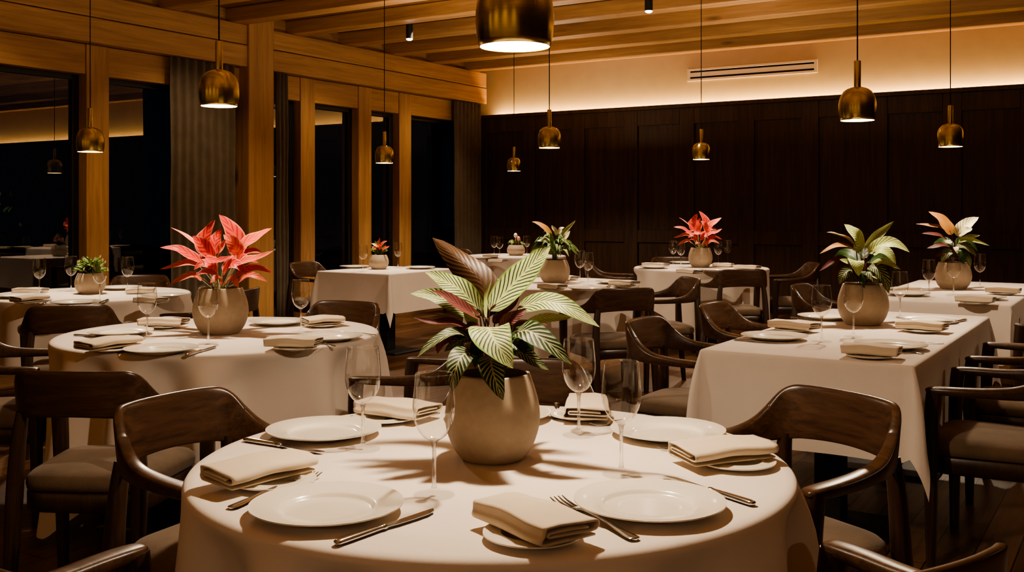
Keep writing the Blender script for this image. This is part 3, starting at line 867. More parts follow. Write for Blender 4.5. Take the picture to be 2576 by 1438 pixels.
# --- table with the large red plant
put_plate(405, 873, 'dinner plate at the front left of the large red plant table, beside a knife', 'dinner plates')
put_plate(303, 830, 'dinner plate at the left edge of the large red plant table', 'dinner plates')
put_plate(700, 805, 'dinner plate right of the large red plant pot', 'dinner plates')
put_plate(828, 843, 'dinner plate at the right edge of the large red plant table', 'dinner plates')
put_napkin((212, 868), (335, 851), 'folded napkin at the front left of the large red plant table', 'napkins', plate_label='side plate under the napkin at the front left of the large red plant table', poff=(.02, -.02))
put_napkin((465, 806), (358, 806), 'folded napkin left of the large red plant pot', 'napkins', plate_label='side plate under the napkin left of the large red plant pot')
put_napkin((800, 857), (676, 856), 'folded napkin at the front right of the large red plant table', 'napkins', plate_label='side plate under the napkin at the front right of the large red plant table', poff=(.01, -.01))
put_napkin((768, 806), (855, 800), 'folded napkin at the back right of the large red plant table', 'napkins', plate_label='side plate under the napkin at the back right of the large red plant table')
put_knife((466, 894), (547, 870), 'knife at the front edge of the large red plant table', 'knives')
put_knife((198, 842), (264, 845), 'knife at the left edge of the large red plant table', 'knives')
put_fork((284, 888), (345, 858), 'fork beside the front left plate of the large red plant table', 'forks')
put_fork((838, 868), (790, 858), 'fork sticking out from the front right napkin of the large red plant table', 'forks')
put_fork((930, 840), (872, 836), 'fork at the right edge of the large red plant table', 'forks')
put_glass(370, 850, 'wine glass at the left of the large red plant table', 'wine glasses')
put_glass(524, 862, 'wine glass in front of the large red plant pot', 'wine glasses')
put_glass(757, 834, 'wine glass at the right of the large red plant table', 'wine glasses')

# --- nearer long table
put_plate(1948, 841, 'dinner plate at the front left of the nearer long table', 'dinner plates')
put_plate(2078, 792, 'dinner plate left of the pot on the nearer long table', 'dinner plates')
put_plate(2240, 863, 'dinner plate at the front right of the nearer long table', 'dinner plates')
put_plate(2330, 799, 'dinner plate right of the pot on the nearer long table', 'dinner plates')
put_napkin((2050, 818), (1946, 810), 'folded napkin at the left side of the nearer long table, behind the front plate', 'napkins', plate_label='side plate under the left napkin of the nearer long table')
put_napkin((2262, 880), (2124, 872), 'folded napkin at the front of the nearer long table', 'napkins', plate_label='side plate under the front napkin of the nearer long table', poff=(-.01, -.01))
put_napkin((2378, 819), (2262, 812), 'folded napkin right of the pot on the nearer long table', 'napkins', plate_label='side plate under the right napkin of the nearer long table', poff=(.0, -.01))
put_knife((1846, 853), (1956, 861), 'knife at the left edge of the nearer long table, in front of the plate', 'knives')
put_knife((2004, 799), (2060, 803), 'knife at the far left of the nearer long table', 'knives')
put_fork((2347, 862), (2285, 862), 'fork at the right edge of the nearer long table beside the front plate', 'forks')
put_knife((2434, 803), (2375, 815), 'knife at the back right of the nearer long table', 'knives')
put_fork((2292, 884), (2240, 878), 'fork under the front napkin of the nearer long table', 'forks')
put_glass(2067, 858, 'wine glass on the nearer long table, left of the pot', 'wine glasses')
put_glass(2147, 846, 'wine glass on the nearer long table, in front of the pot', 'wine glasses')
put_glass(2264, 799, 'wine glass on the nearer long table, right of the pot', 'wine glasses')

# --- farther long table
put_plate(2283, 735, 'dinner plate at the left of the farther long table', 'dinner plates')
put_plate(2470, 744, 'dinner plate at the right of the farther long table', 'dinner plates')
put_napkin((2500, 752), (2408, 748), 'folded napkin at the front of the farther long table', 'napkins', plate_label='side plate under the front napkin of the farther long table')
put_napkin((2566, 729), (2482, 726), 'folded napkin at the right edge of the farther long table', 'napkins', plate_label='side plate under the right napkin of the farther long table')
put_napkin((2300, 721), (2235, 724), 'folded napkin at the far left of the farther long table', 'napkins')
put_glass(2337, 747, 'wine glass on the farther long table, left of the pot', 'wine glasses')
put_glass(2399, 739, 'wine glass on the farther long table, in front of the pot', 'wine glasses')
put_glass(2465, 721, 'wine glass on the farther long table, right of the pot', 'wine glasses')

# --- middle round table
put_plate(1475, 722, 'dinner plate at the front of the middle round table, under the pair of wine glasses', 'dinner plates')
put_plate(1545, 706, 'dinner plate at the right of the middle round table', 'dinner plates')
put_plate(1262, 714, 'dinner plate at the left of the middle round table, behind the striped leaves', 'dinner plates')
put_napkin((1598, 711), (1542, 708), 'folded napkin at the right edge of the middle round table', 'napkins', plate_label='side plate under the right napkin of the middle round table')
put_napkin((1414, 720), (1364, 717), 'folded napkin in front of the pot on the middle round table', 'napkins', plate_label='side plate under the front napkin of the middle round table')
put_napkin((1444, 694), (1400, 692), 'folded napkin right of the pot on the middle round table', 'napkins')
put_fork((1540, 713), (1522, 727), 'fork at the right of the middle round table', 'forks')
put_glass(1459, 708, 'wine glass on the middle round table, left one of the pair', 'wine glasses')
put_glass(1479, 716, 'wine glass on the middle round table, right one of the pair', 'wine glasses')

# --- small red plant table
put_plate(1645, 669, 'dinner plate at the left of the small red plant table', 'dinner plates')
put_plate(1720, 658, 'dinner plate left of the pot on the small red plant table', 'dinner plates')
put_plate(1798, 677, 'dinner plate at the front of the small red plant table', 'dinner plates')
put_napkin((1676, 662), (1622, 660), 'folded napkin at the left edge of the small red plant table', 'napkins')
put_napkin((1842, 662), (1796, 661), 'folded napkin right of the pot on the small red plant table', 'napkins')
put_napkin((1908, 668), (1852, 666), 'folded napkin at the right edge of the small red plant table', 'napkins')
put_napkin((1756, 679), (1712, 676), 'folded napkin in front of the pot on the small red plant table', 'napkins')
put_glass(1693, 665, 'wine glass on the small red plant table, leftmost of four', 'wine glasses')
put_glass(1713, 669, 'wine glass on the small red plant table, second from left of four', 'wine glasses')
put_glass(1807, 667, 'wine glass on the small red plant table, just right of the pot', 'wine glasses')
put_glass(1830, 662, 'wine glass on the small red plant table, rightmost of four', 'wine glasses')

# --- square table
put_plate(892, 668, 'dinner plate at the left of the square table by the oak posts', 'dinner plates')
put_plate(1057, 670, 'dinner plate at the right of the square table by the oak posts', 'dinner plates')
put_glass(913, 682, 'wine glass left of the pot on the square table', 'wine glasses')
put_glass(1001, 673, 'wine glass right of the pot on the square table', 'wine glasses')

# --- farthest table
put_plate(1203, 647, 'dinner plate at the left of the farthest table', 'dinner plates')
put_napkin((1270, 652), (1235, 651), 'folded napkin at the front of the farthest table', 'napkins')
put_napkin((1250, 640), (1218, 640), 'folded napkin at the far side of the farthest table', 'napkins')
put_glass(1243, 645, 'wine glass on the farthest table, left one of the pair', 'wine glasses')
put_glass(1257, 648, 'wine glass on the farthest table, right one of the pair', 'wine glasses')
put_glass(1325, 643, 'wine glass on the farthest table, right of the pot', 'wine glasses')

# --- small green succulent table
put_plate(190, 757, 'dinner plate at the front of the small green succulent table', 'dinner plates')
put_plate(48, 740, 'dinner plate at the left edge of the small green succulent table', 'dinner plates')
put_plate(304, 720, 'dinner plate behind the pot on the small green succulent table', 'dinner plates')
put_plate(412, 740, 'dinner plate at the right of the small green succulent table', 'dinner plates')
put_napkin((40, 752), (110, 746), 'folded napkin at the front left of the small green succulent table', 'napkins', plate_label='side plate under the front napkin of the small green succulent table')
put_napkin((112, 724), (40, 724), 'folded napkin at the far left of the small green succulent table', 'napkins')
put_napkin((376, 724), (330, 725), 'folded napkin at the far right of the small green succulent table', 'napkins')
put_napkin((404, 748), (355, 746), 'folded napkin at the right front of the small green succulent table', 'napkins')
put_fork((104, 766), (129, 751), 'fork beside the front plate of the small green succulent table', 'forks')
put_knife((249, 763), (276, 751), 'knife beside the front plate of the small green succulent table', 'knives')
put_glass(99, 741, 'wine glass on the small green succulent table, leftmost of four', 'wine glasses')
put_glass(179, 732, 'wine glass on the small green succulent table, just left of the pot', 'wine glasses')
put_glass(251, 757, 'wine glass on the small green succulent table, in front of the pot', 'wine glasses')
put_glass(321, 735, 'wine glass on the small green succulent table, rightmost of four', 'wine glasses')

# ------------------------------------------------------------------ plants
def leaf(mb, P, width, roll=0.0, cup=.25, wave=.10, nv=16, nu=8, p=.72, seed=0, ref=(0, -.72, .69), tipc=0.0):
    """P: 3 or more midrib points; upper side faces ref before the roll"""
    r = random.Random(seed); Q = [Vector(q) for q in catmull([tuple(x) for x in P], max(2, nv//(len(P)-1)))]
    n = len(Q); ref = Vector(ref); v = []; uv = []; f = []; ph = r.uniform(0, 6)
    for i, c in enumerate(Q):
        t = i/(n-1); T = (Q[min(i+1, n-1)]-Q[max(i-1, 0)]).normalized()
        Wd = T.cross(ref)
        if Wd.length < .05: Wd = T.cross(Vector((0, 0, 1)))
        Wd.normalize(); Nn = Wd.cross(T)
        R = Matrix.Rotation(math.radians(roll), 3, T); Wd = R @ Wd; Nn = R @ Nn
        w = width*.5*max(0.02, math.sin(PI*min(1, t)**p))**.80*(1-.12*t)
        if t > .86: w *= 1-.5*(t-.86)/.14
        for j in range(nu+1):
            u = -1+2*j/nu
            h = cup*abs(u)**1.3*w+wave*width*.5*abs(u)**2*math.sin(t*11+ph+(1.3 if u > 0 else 0))*(math.sin(PI*t))
            v.append(c+Wd*(u*w*(1-.15*cup*abs(u)))+Nn*h); uv.append(((u+1)/2, t))
    for i in range(n-1):
        for j in range(nu):
            a = i*(nu+1)+j; f.append((a, a+1, a+nu+2, a+nu+1))
    mb.add(v, f, uv)
def make_pot(prof_r, hgt, root, seg=48):
    """rounded bowl pot: prof_r = max radius"""
    R = prof_r
    outer = catmull([(R*.58, 0), (R*.68, hgt*.02), (R*.86, hgt*.17), (R*.975, hgt*.36), (R, hgt*.5), (R*.965, hgt*.68), (R*.86, hgt*.88), (R*.785, hgt)], 4)
    inner = [(R*.755, hgt*1.004), (R*.73, hgt*.995), (R*.78, hgt*.9), (R*.80, hgt*.86)]
    mb = MB(); mb.lathe(outer+inner, seg, cap1=False); po = mb.build('pot', M['pot'], root, angle=70)
    mb = MB(); mb.lathe([(.0, hgt*.92), (R*.4, hgt*.915), (R*.79, hgt*.89), (R*.79, hgt*.87)], 24, cap0=False); so = mb.build('soil', M['soil'], po)
def potted(px, pybase, Y, pot_w, pot_h, label, leaves, stems='stem_green', group=None, rim=None, s=1.0):
    """leaves: (material, [(px,py,depth offset)...], width px, roll, cup); picture measures are turned into metres at depth Y"""
    X = (px-CX)/F*Y; k = Y/F
    root = empty('potted_plant', (X, Y, ZT), 0, label, 'potted plant', group)
    make_pot(pot_w*k/2, pot_h*k, root)
    def loc(q):
        x, y, d = q; YY = Y+d
        return Vector(((x-CX)/F*YY-X, d, H-(y-HOR)/F*YY-ZT))
    mbs = {}; st = MB(); r = random.Random(int(px)); hz = pot_h*k*.9
    for i, lf in enumerate(leaves):
        mat, P, w, roll = lf[:4]; cup = lf[4] if len(lf) > 4 else .25
        pts = [loc(q) for q in P]
        mb = mbs.setdefault(mat, MB())
        leaf(mb, pts, w*k*1.02, roll, cup, seed=i+int(px))
        b = pts[0]; a = 2*PI*r.random(); s0 = Vector((b.x*.12+.012*math.cos(a), b.y*.12+.012*math.sin(a), hz))
        d = (pts[1]-pts[0]).normalized()
        mid = (s0+b)/2+Vector((b.x*.05, b.y*.05, .25*abs(b.z-hz)*.3))
        if (b-s0).length > .01:
            Q = catmull([tuple(s0), tuple(mid), tuple(b), tuple(b+d*(w*k*.3))], 4)
            st.tube(Q, .0016+.02*k*1.2, 6)
    st.build('stems', M[stems], root)
    mats = list(mbs); allm = MB(); idx = []
    for j, m_ in enumerate(mats):
        nf = len(mbs[m_].f); b = len(allm.v)
        allm.v += mbs[m_].v; allm.f += [tuple(i+b for i in f) for f in mbs[m_].f]
        for q, u in mbs[m_].uv.items(): allm.uv[q+b] = u
        idx += [j]*nf
    o = allm.build('foliage', [M[m_] for m_ in mats], root, angle=0)
    o.data.polygons.foreach_set('material_index', idx); o.data.update()
    return root, loc

# big striped plant on the nearest table (measured leaf by leaf)
HERO = [
 ('leaf_brown', [(1224, 800, .02), (1212, 712, .05), (1150, 650, .07), (1088, 598, .06)], 92, 168, .35),
 ('leaf_stripe', [(1232, 782, .01), (1290, 715, .03), (1345, 660, .03), (1384, 620, .02)], 78, 8, .12),
 ('leaf_stripe', [(1212, 790, -.01), (1165, 735, -.02), (1115, 705, -.03), (1070, 685, -.05)], 66, -6, .15),
 ('leaf_stripe', [(1185, 795, .0), (1135, 760, -.01), (1085, 742, -.01), (1032, 738, -.02)], 50, -14, .2),
 ('leaf_plum', [(1208, 800, -.03), (1165, 775, -.05), (1125, 748, -.06), (1085, 732, -.08)], 44, 10, .3),
 ('leaf_plum', [(1185, 832, -.02), (1140, 812, -.04), (1090, 812, -.05), (1040, 798, -.06)], 36, 20, .3),
 ('leaf_dark', [(1188, 855, -.05), (1145, 838, -.09), (1095, 858, -.12), (1050, 898, -.14)], 44, 20, .25),
 ('leaf_plum', [(1192, 840, -.04), (1150, 838, -.06), (1110, 860, -.06), (1100, 890, -.06)], 34, -20, .3),
 ('leaf_dark', [(1196, 888, -.08), (1165, 892, -.13), (1146, 930, -.16), (1138, 985, -.16)], 62, 0, .15),
 ('leaf_stripe', [(1232, 822, -.05), (1230, 828, -.10), (1252, 868, -.15), (1290, 926, -.17)], 104, 4, .06),
 ('leaf_dark', [(1238, 895, -.10), (1236, 915, -.15), (1246, 955, -.17), (1266, 1006, -.17)], 66, 0, .1),
 ('leaf_stripe', [(1302, 776, .0), (1365, 758, -.03), (1430, 775, -.06), (1508, 822, -.09)], 62, 4, .15),
 ('leaf_lime', [(1325, 812, -.02), (1365, 800, -.03), (1405, 798, -.04), (1442, 798, -.05)], 26, 30, .2),
 ('leaf_dark', [(1296, 838, -.05), (1330, 832, -.09), (1385, 868, -.12), (1438, 916, -.13)], 66, 4, .15),
 ('leaf_dark', [(1292, 885, -.05), (1320, 890, -.08), (1350, 912, -.09), (1380, 930, -.09)], 40, 0, .2),
 ('leaf_plum', [(1244, 815, .02), (1262, 775, .04), (1290, 755, .05), (1312, 715, .05)], 44, 160, .3),
 ('leaf_plum', [(1262, 838, -.02), (1275, 808, -.03), (1300, 792, -.03), (1325, 776, -.02)], 36, 30, .3),
 ('leaf_stripe', [(1196, 826, -.03), (1186, 805, -.04), (1175, 785, -.04), (1160, 770, -.04)], 34, 0, .2),
 ('leaf_lime', [(1222, 805, -.01), (1218, 770, -.0), (1222, 740, .01), (1236, 700, .02)], 20, 60, .3),
 ('leaf_deep', [(1260, 850, .03), (1300, 830, .06), (1330, 835, .09), (1360, 860, .12)], 60, 0, .2),
 ('leaf_deep', [(1225, 860, .03), (1190, 840, .07), (1165, 860, .10), (1140, 900, .12)], 60, 0, .2),
 ('leaf_dark', [(1245, 880, .02), (1270, 862, .0), (1300, 872, -.02), (1330, 905, -.03)], 55, 0, .2),
 ('leaf_dark', [(1205, 862, -.02), (1180, 850, -.05), (1150, 862, -.08), (1118, 884, -.10)], 50, 10, .2),
 ('leaf_deep', [(1275, 862, -.02), (1300, 850, -.05), (1322, 870, -.07), (1340, 905, -.08)], 60, 0, .2),
 ('leaf_plum', [(1280, 822, .03), (1310, 808, .04), (1345, 806, .05), (1378, 818, .05)], 34, 150, .2),
 ('leaf_plum', [(1225, 850, -.03), (1205, 830, -.05), (1180, 822, -.06), (1160, 830, -.06)], 36, 15, .25),
 ('leaf_deep', [(1232, 880, -.03), (1215, 865, -.07), (1200, 885, -.10), (1195, 925, -.11)], 50, 0, .2),
]
potted(1239, 1168, 2.30, 239, 214, 'large plant with green and cream striped leaves in a taupe pot on the nearest table', HERO, 'stem_red', 'table plants')

RED = [
 ('leaf_red', [(597, 650, .0), (598, 610, .03), (578, 570, .04), (551, 540, .03)], 50, 0, .15),
 ('leaf_red', [(512, 640, .0), (510, 608, .01), (525, 580, .01), (541, 553, .0)], 42, 5, .2),
 ('leaf_coral', [(512, 635, .02), (487, 608, .04), (455, 586, .05), (430, 572, .05)], 18, 35, .3),
 ('leaf_red', [(508, 658, -.02), (480, 642, -.05), (445, 626, -.08), (403, 622, -.10)], 34, 6, .2),
 ('leaf_red', [(540, 652, -.04), (520, 628, -.08), (503, 610, -.10), (485, 593, -.11)], 46, 0, .15),
 ('leaf_red', [(542, 640, .02), (540, 612, .03), (548, 592, .04), (560, 575, .04)], 34, 10, .25),
 ('leaf_coral', [(548, 655, -.05), (552, 635, -.08), (562, 618, -.09), (568, 602, -.09)], 36, -20, .3),
 ('leaf_coral', [(598, 642, -.03), (592, 622, -.05), (580, 605, -.06), (562, 590, -.06)], 42, 0, .15),
 ('leaf_coral', [(600, 640, .0), (618, 612, -.01), (650, 592, -.02), (684, 574, -.03)], 42, -6, .15),
 ('leaf_coral', [(585, 672, -.06), (620, 655, -.10), (652, 648, -.12), (688, 630, -.13)], 32, -10, .25),
 ('leaf_red', [(596, 660, -.01), (612, 640, -.03), (635, 632, -.04), (658, 634, -.04)], 34, -10, .25),
 ('leaf_red', [(588, 700, -.06), (615, 680, -.10), (648, 674, -.12), (686, 686, -.13)], 28, 0, .2),
 ('leaf_redgreen', [(595, 712, -.04), (620, 694, -.07), (645, 695, -.08), (672, 708, -.08)], 24, 0, .2),
 ('leaf_redgreen', [(500, 668, -.04), (472, 660, -.07), (440, 668, -.09), (402, 677, -.10)], 26, 8, .2),
 ('leaf_redgreen', [(508, 704, -.04), (485, 692, -.07), (455, 700, -.09), (426, 717, -.10)], 28, 8, .2),
 ('leaf_red', [(495, 688, -.09), (512, 682, -.12), (532, 684, -.13), (548, 690, -.13)], 26, -10, .1),
 ('leaf_red', [(505, 645, -.09), (535, 655, -.12), (560, 654, -.13), (584, 642, -.14)], 28, -10, .25),
 ('leaf_red', [(540, 690, -.02), (530, 665, -.05), (505, 665, -.07), (488, 678, -.08)], 30, 0, .2),
 ('leaf_red', [(560, 690, -.05), (580, 665, -.08), (600, 668, -.10), (620, 690, -.10)], 34, 0, .2),
 ('leaf_redgreen', [(560, 715, -.05), (548, 700, -.08), (540, 702, -.10), (528, 712, -.11)], 24, 0, .2),
 ('leaf_redgreen', [(565, 715, -.04), (580, 700, -.08), (590, 705, -.10), (600, 725, -.10)], 24, 0, .2),
 ('leaf_red', [(560, 680, .03), (590, 655, .08), (620, 650, .12), (650, 660, .15)], 36, 0, .2),
 ('leaf_red', [(545, 680, .03), (520, 655, .08), (490, 650, .12), (465, 655, .15)], 36, 0, .2),
]
potted(555, 847, 4.60, 137, 115, 'large coral red leafy plant in a taupe pot on the left round table', RED, 'stem_pale', 'table plants')
CAL = [
 ('leaf_lime', [(2166, 632, .02), (2158, 606, .0), (2148, 585, -.02), (2124, 564, -.02)], 54, 0, .1),
 ('leaf_lime', [(2176, 622, .02), (2198, 598, .02), (2222, 578, .03), (2249, 556, .03)], 26, 40, .3),
 ('leaf_lime', [(2152, 622, .0), (2130, 600, -.02), (2105, 590, -.03), (2079, 584, -.04)], 30, 40, .35),
 ('leaf_orange', [(2155, 632, -.03), (2125, 618, -.06), (2095, 622, -.08), (2062, 638, -.10)], 24, 20, .3),
 ('leaf_lime', [(2186, 636, -.02), (2215, 615, -.05), (2252, 612, -.08), (2288, 634, -.10)], 38, 8, .25),
 ('leaf_lime', [(2196, 638, -.06), (2215, 628, -.09), (2238, 640, -.11), (2254, 664, -.12)], 34, 0, .2),
 ('leaf_plum', [(2132, 650, -.02), (2112, 652, -.05), (2090, 662, -.07), (2062, 681, -.09)], 24, 0, .25),
 ('leaf_plum', [(2136, 656, -.03), (2126, 662, -.06), (2112, 678, -.08), (2096, 698, -.09)], 26, 0, .25),
 ('leaf_lime', [(2150, 655, -.09), (2152, 656, -.12), (2158, 672, -.14), (2160, 694, -.14)], 40, 0, .15),
 ('leaf_lime', [(2160, 672, -.07), (2145, 664, -.10), (2130, 658, -.12), (2112, 652, -.13)], 24, -10, .25),
 ('leaf_dark', [(2184, 672, -.06), (2206, 676, -.10), (2226, 705, -.12), (2236, 738, -.12)], 40, 0, .2),
 ('leaf_lime', [(2192, 668, -.05), (2215, 658, -.08), (2240, 664, -.10), (2266, 678, -.11)], 24, 0, .25),
 ('leaf_dark', [(2152, 682, -.06), (2135, 680, -.10), (2120, 695, -.12), (2112, 714, -.12)], 34, 0, .2),
 ('leaf_dark', [(2172, 690, -.07), (2185, 685, -.11), (2198, 700, -.13), (2212, 722, -.13)], 36, 0, .2),
 ('leaf_deep', [(2165, 690, -.05), (2160, 680, -.10), (2165, 700, -.13), (2175, 725, -.13)], 36, 0, .2),
 ('leaf_cream', [(2180, 700, -.09), (2192, 692, -.11), (2202, 696, -.13), (2214, 702, -.13)], 16, 0, .2),
 ('leaf_deep', [(2165, 660, .03), (2135, 640, .07), (2110, 650, .10), (2095, 670, .12)], 40, 0, .2),
 ('leaf_deep', [(2180, 660, .03), (2210, 645, .07), (2235, 655, .10), (2255, 680, .12)], 40, 0, .2),
 ('leaf_deep', [(2172, 650, .03), (2175, 630, .06), (2185, 615, .07), (2198, 605, .08)], 30, 160, .2),
]
potted(2171, 823, 4.95, 124, 102, 'plant with lime green patterned leaves in a taupe pot on the nearer long table', CAL, 'stem_red', 'table plants')
CAL2 = [
 ('leaf_orange', [(2394, 590, .0), (2382, 568, .01), (2362, 548, .02), (2336, 532, .02)], 42, 4, .15),
 ('leaf_orange', [(2384, 580, .0), (2360, 570, .0), (2335, 566, .0), (2304, 563, .0)], 16, 10, .25),
 ('leaf_cream', [(2406, 592, .0), (2420, 574, -.02), (2440, 558, -.02), (2462, 546, -.02)], 36, 0, .2),
 ('leaf_cream', [(2412, 590, -.04), (2424, 582, -.06), (2436, 578, -.07), (2446, 574, -.07)], 22, 0, .2),
 ('leaf_plum', [(2382, 602, -.02), (2362, 592, -.05), (2342, 588, -.07), (2318, 587, -.08)], 18, 10, .25),
 ('leaf_cream', [(2394, 606, -.06), (2386, 608, -.08), (2380, 608, -.09), (2376, 604, -.09)], 14, 0, .2),
 ('leaf_lime', [(2412, 600, -.04), (2438, 602, -.08), (2462, 608, -.10), (2490, 618, -.11)], 12, 20, .3),
 ('leaf_lime', [(2412, 612, -.02), (2430, 600, -.04), (2448, 594, -.05), (2466, 592, -.05)], 18, -10, .25),
 ('leaf_plum', [(2388, 620, -.05), (2370, 616, -.09), (2352, 620, -.11), (2332, 624, -.12)], 18, 10, .25),
 ('leaf_plum', [(2390, 632, -.05), (2378, 632, -.09), (2366, 640, -.11), (2354, 645, -.12)], 16, 0, .25),
 ('leaf_dark', [(2404, 620, -.04), (2425, 618, -.08), (2442, 628, -.10), (2456, 645, -.11)], 28, 0, .2),
 ('leaf_dark', [(2396, 632, -.06), (2385, 632, -.10), (2376, 645, -.12), (2368, 660, -.12)], 26, 0, .2),
 ('leaf_deep', [(2400, 632, -.05), (2412, 630, -.10), (2420, 645, -.12), (2424, 664, -.12)], 28, 0, .2),
 ('leaf_dark', [(2408, 640, -.04), (2425, 638, -.08), (2436, 655, -.10), (2442, 672, -.10)], 24, 0, .2),
 ('leaf_deep', [(2398, 620, .03), (2378, 608, .07), (2360, 612, .10), (2345, 625, .12)], 30, 0, .2),
 ('leaf_deep', [(2404, 615, .03), (2424, 606, .07), (2445, 615, .10), (2460, 632, .12)], 30, 0, .2),
 ('leaf_cream', [(2400, 626, -.08), (2404, 622, -.10), (2406, 630, -.12), (2410, 640, -.12)], 14, 0, .2),
]
potted(2398, 731, 7.15, 87, 67, 'plant with one upright rust brown leaf in a taupe pot on the farther long table', CAL2, 'stem_red', 'table plants')
# middle table: many narrow cream and green leaves
MID = [('leaf_orange', [(1388, 592, .0), (1372, 575, .0), (1358, 564, .0), (1338, 557, .0)], 20, 10, .2),
       ('leaf_lime', [(1408, 595, .0), (1420, 582, .0), (1434, 568, .0), (1448, 554, .0)], 11, 30, .3),
       ('leaf_cream', [(1402, 592, -.05), (1398, 582, -.06), (1392, 574, -.07), (1388, 566, -.07)], 14, 0, .2),
       ('leaf_cream', [(1404, 590, -.03), (1408, 582, -.03), (1412, 574, -.03), (1420, 572, -.03)], 12, 0, .2),
       ('leaf_cream', [(1412, 608, -.06), (1420, 598, -.08), (1428, 588, -.08), (1434, 580, -.08)], 15, 0, .2),
       ('leaf_cream', [(1386, 608, -.06), (1374, 602, -.08), (1362, 604, -.09), (1350, 606, -.1)], 12, 0, .2),
       ('leaf_cream', [(1418, 622, -.08), (1424, 616, -.1), (1430, 618, -.1), (1438, 624, -.1)], 10, 0, .2)]
rr = random.Random(31)
for i in range(66):
    a = rr.uniform(0, 2*PI); up = rr.uniform(.1, 1); ln = rr.uniform(50, 82)*(1-.25*up)
    b = (1395+6*math.cos(a), 640-rr.uniform(0, 36)*up, .05*math.sin(a))
    dx, dz, dd = ln*math.cos(a)*(1-.5*up), ln*(.25+.75*up), .19*math.sin(a)*(1-.5*up)
    t = (b[0]+dx, b[1]-dz*.45+ (1-up)*22, b[2]+dd)
    m1 = (b[0]+dx*.35, b[1]-dz*.42, b[2]+dd*.35); m2 = (b[0]+dx*.7, b[1]-dz*.58+(1-up)*4, b[2]+dd*.7)
    MID.append((rr.choice(['leaf_mid', 'leaf_mid', 'leaf_deep', 'leaf_stripe', 'leaf_mid']), [b, m1, m2, t], rr.uniform(8, 13), rr.uniform(-20, 20), .25))
potted(1395, 711, 7.75, 78, 58, 'bushy dark green and cream plant in a taupe pot on the middle round table', MID, 'stem_green', 'table plants')
# small red plant: measured from its own photo position
RED2 = []
for m_, P, w, roll, cup in RED:
    k2 = 60/137.0*.98
    RED2.append((m_, [(1760+(x-555)*k2*(-1 if False else 1), 626+(y-735)*k2*1.14, d*.95) for x, y, d in P], w*k2*1.05, roll, cup))
potted(1762, 671, 9.80, 60, 49, 'small coral red plant in a taupe pot near the panelled wall', RED2, 'stem_pale', 'table plants')

def rosette(cx, cy, n, spread, height, wid, mats, seed, droop=.2):
    r = random.Random(seed); out = []
    for i in range(n):
        a = r.uniform(0, 2*PI); up = r.random()
        b = (cx+r.uniform(-.35, .35)*spread, cy-r.uniform(0, .3)*height, r.uniform(-.03, .03))
        dx = spread*math.cos(a)*(1.05-.6*up); dd = spread*.0028*math.sin(a)*(1.05-.6*up)
        t = (cx+dx, cy-height*(.25+.75*up), dd)
        m1 = (b[0]+(t[0]-b[0])*.4, b[1]+(t[1]-b[1])*.6, b[2]+(t[2]-b[2])*.4)
        out.append((r.choice(mats), [b, m1, t], wid*r.uniform(.7, 1.2), r.uniform(-25, 25), .3))
    return out
SUC = rosette(228, 692, 120, 47, 48, 9, ['leaf_green', 'leaf_green', 'leaf_lime', 'leaf_deep'], 5)
SUC += [('leaf_cream', [(q[1][-1][0], q[1][-1][1], q[1][-1][2]), (q[1][-1][0]+2, q[1][-1][1]-3, q[1][-1][2]), (q[1][-1][0]+3, q[1][-1][1]-7, q[1][-1][2])], 6, 0, .3) for q in SUC[::14]]
potted(227, 742, 6.76, 74, 52, 'small bushy green succulent in a round cream pot at the left', SUC, 'stem_green', 'table plants')
BRO = rosette(955, 640, 34, 24, 38, 9, ['leaf_green', 'leaf_deep', 'leaf_green', 'leaf_coral'], 9)
BRO += [('leaf_red', [(955, 632, 0), (956, 618, 0), (954, 608, 0), (956, 597, 0)], 9, 0, .2), ('leaf_red', [(955, 622, -.02), (962, 612, -.02), (968, 608, -.02), (974, 606, -.02)], 8, 0, .2),
        ('leaf_cream', [(952, 622, -.03), (944, 616, -.04), (940, 614, -.04), (934, 612, -.04)], 8, 0, .2), ('leaf_red', [(958, 628, -.04), (954, 620, -.05), (950, 616, -.05), (946, 610, -.05)], 9, 0, .2),
        ('leaf_red', [(960, 630, -.03), (968, 624, -.05), (974, 622, -.05), (980, 618, -.05)], 8, 0, .2)]
potted(953, 678, 9.50, 50, 36, 'small red flowering plant in a round cream pot on the square table', BRO, 'stem_green', 'table plants')
FAR = rosette(1297, 618, 34, 24, 18, 9, ['leaf_green', 'leaf_deep', 'leaf_lime'], 11)
ro, lc = potted(1298, 645, 12.3, 46, 26, 'small plant with white and pink buds in a pale pot on the farthest table', FAR, 'stem_green', 'table plants')
for (x, y, nm, mt) in ((1297, 592, 'white_bud', 'petal_white'), (1304, 600, 'pink_bud', 'petal_pink')):
    c = lc((x, y, -.03)); mb = MB(); R = .024
    mb.lathe([(.004, -R*1.25), (R*.8, -R*.7), (R, 0), (R*.75, R*.8), (.006, R*1.25)], 16)
    mb.tube([(0, 0, -R), (0, 0, -R-.09)], .004, 6)
    mb.build(nm, M[mt], ro, loc=c)

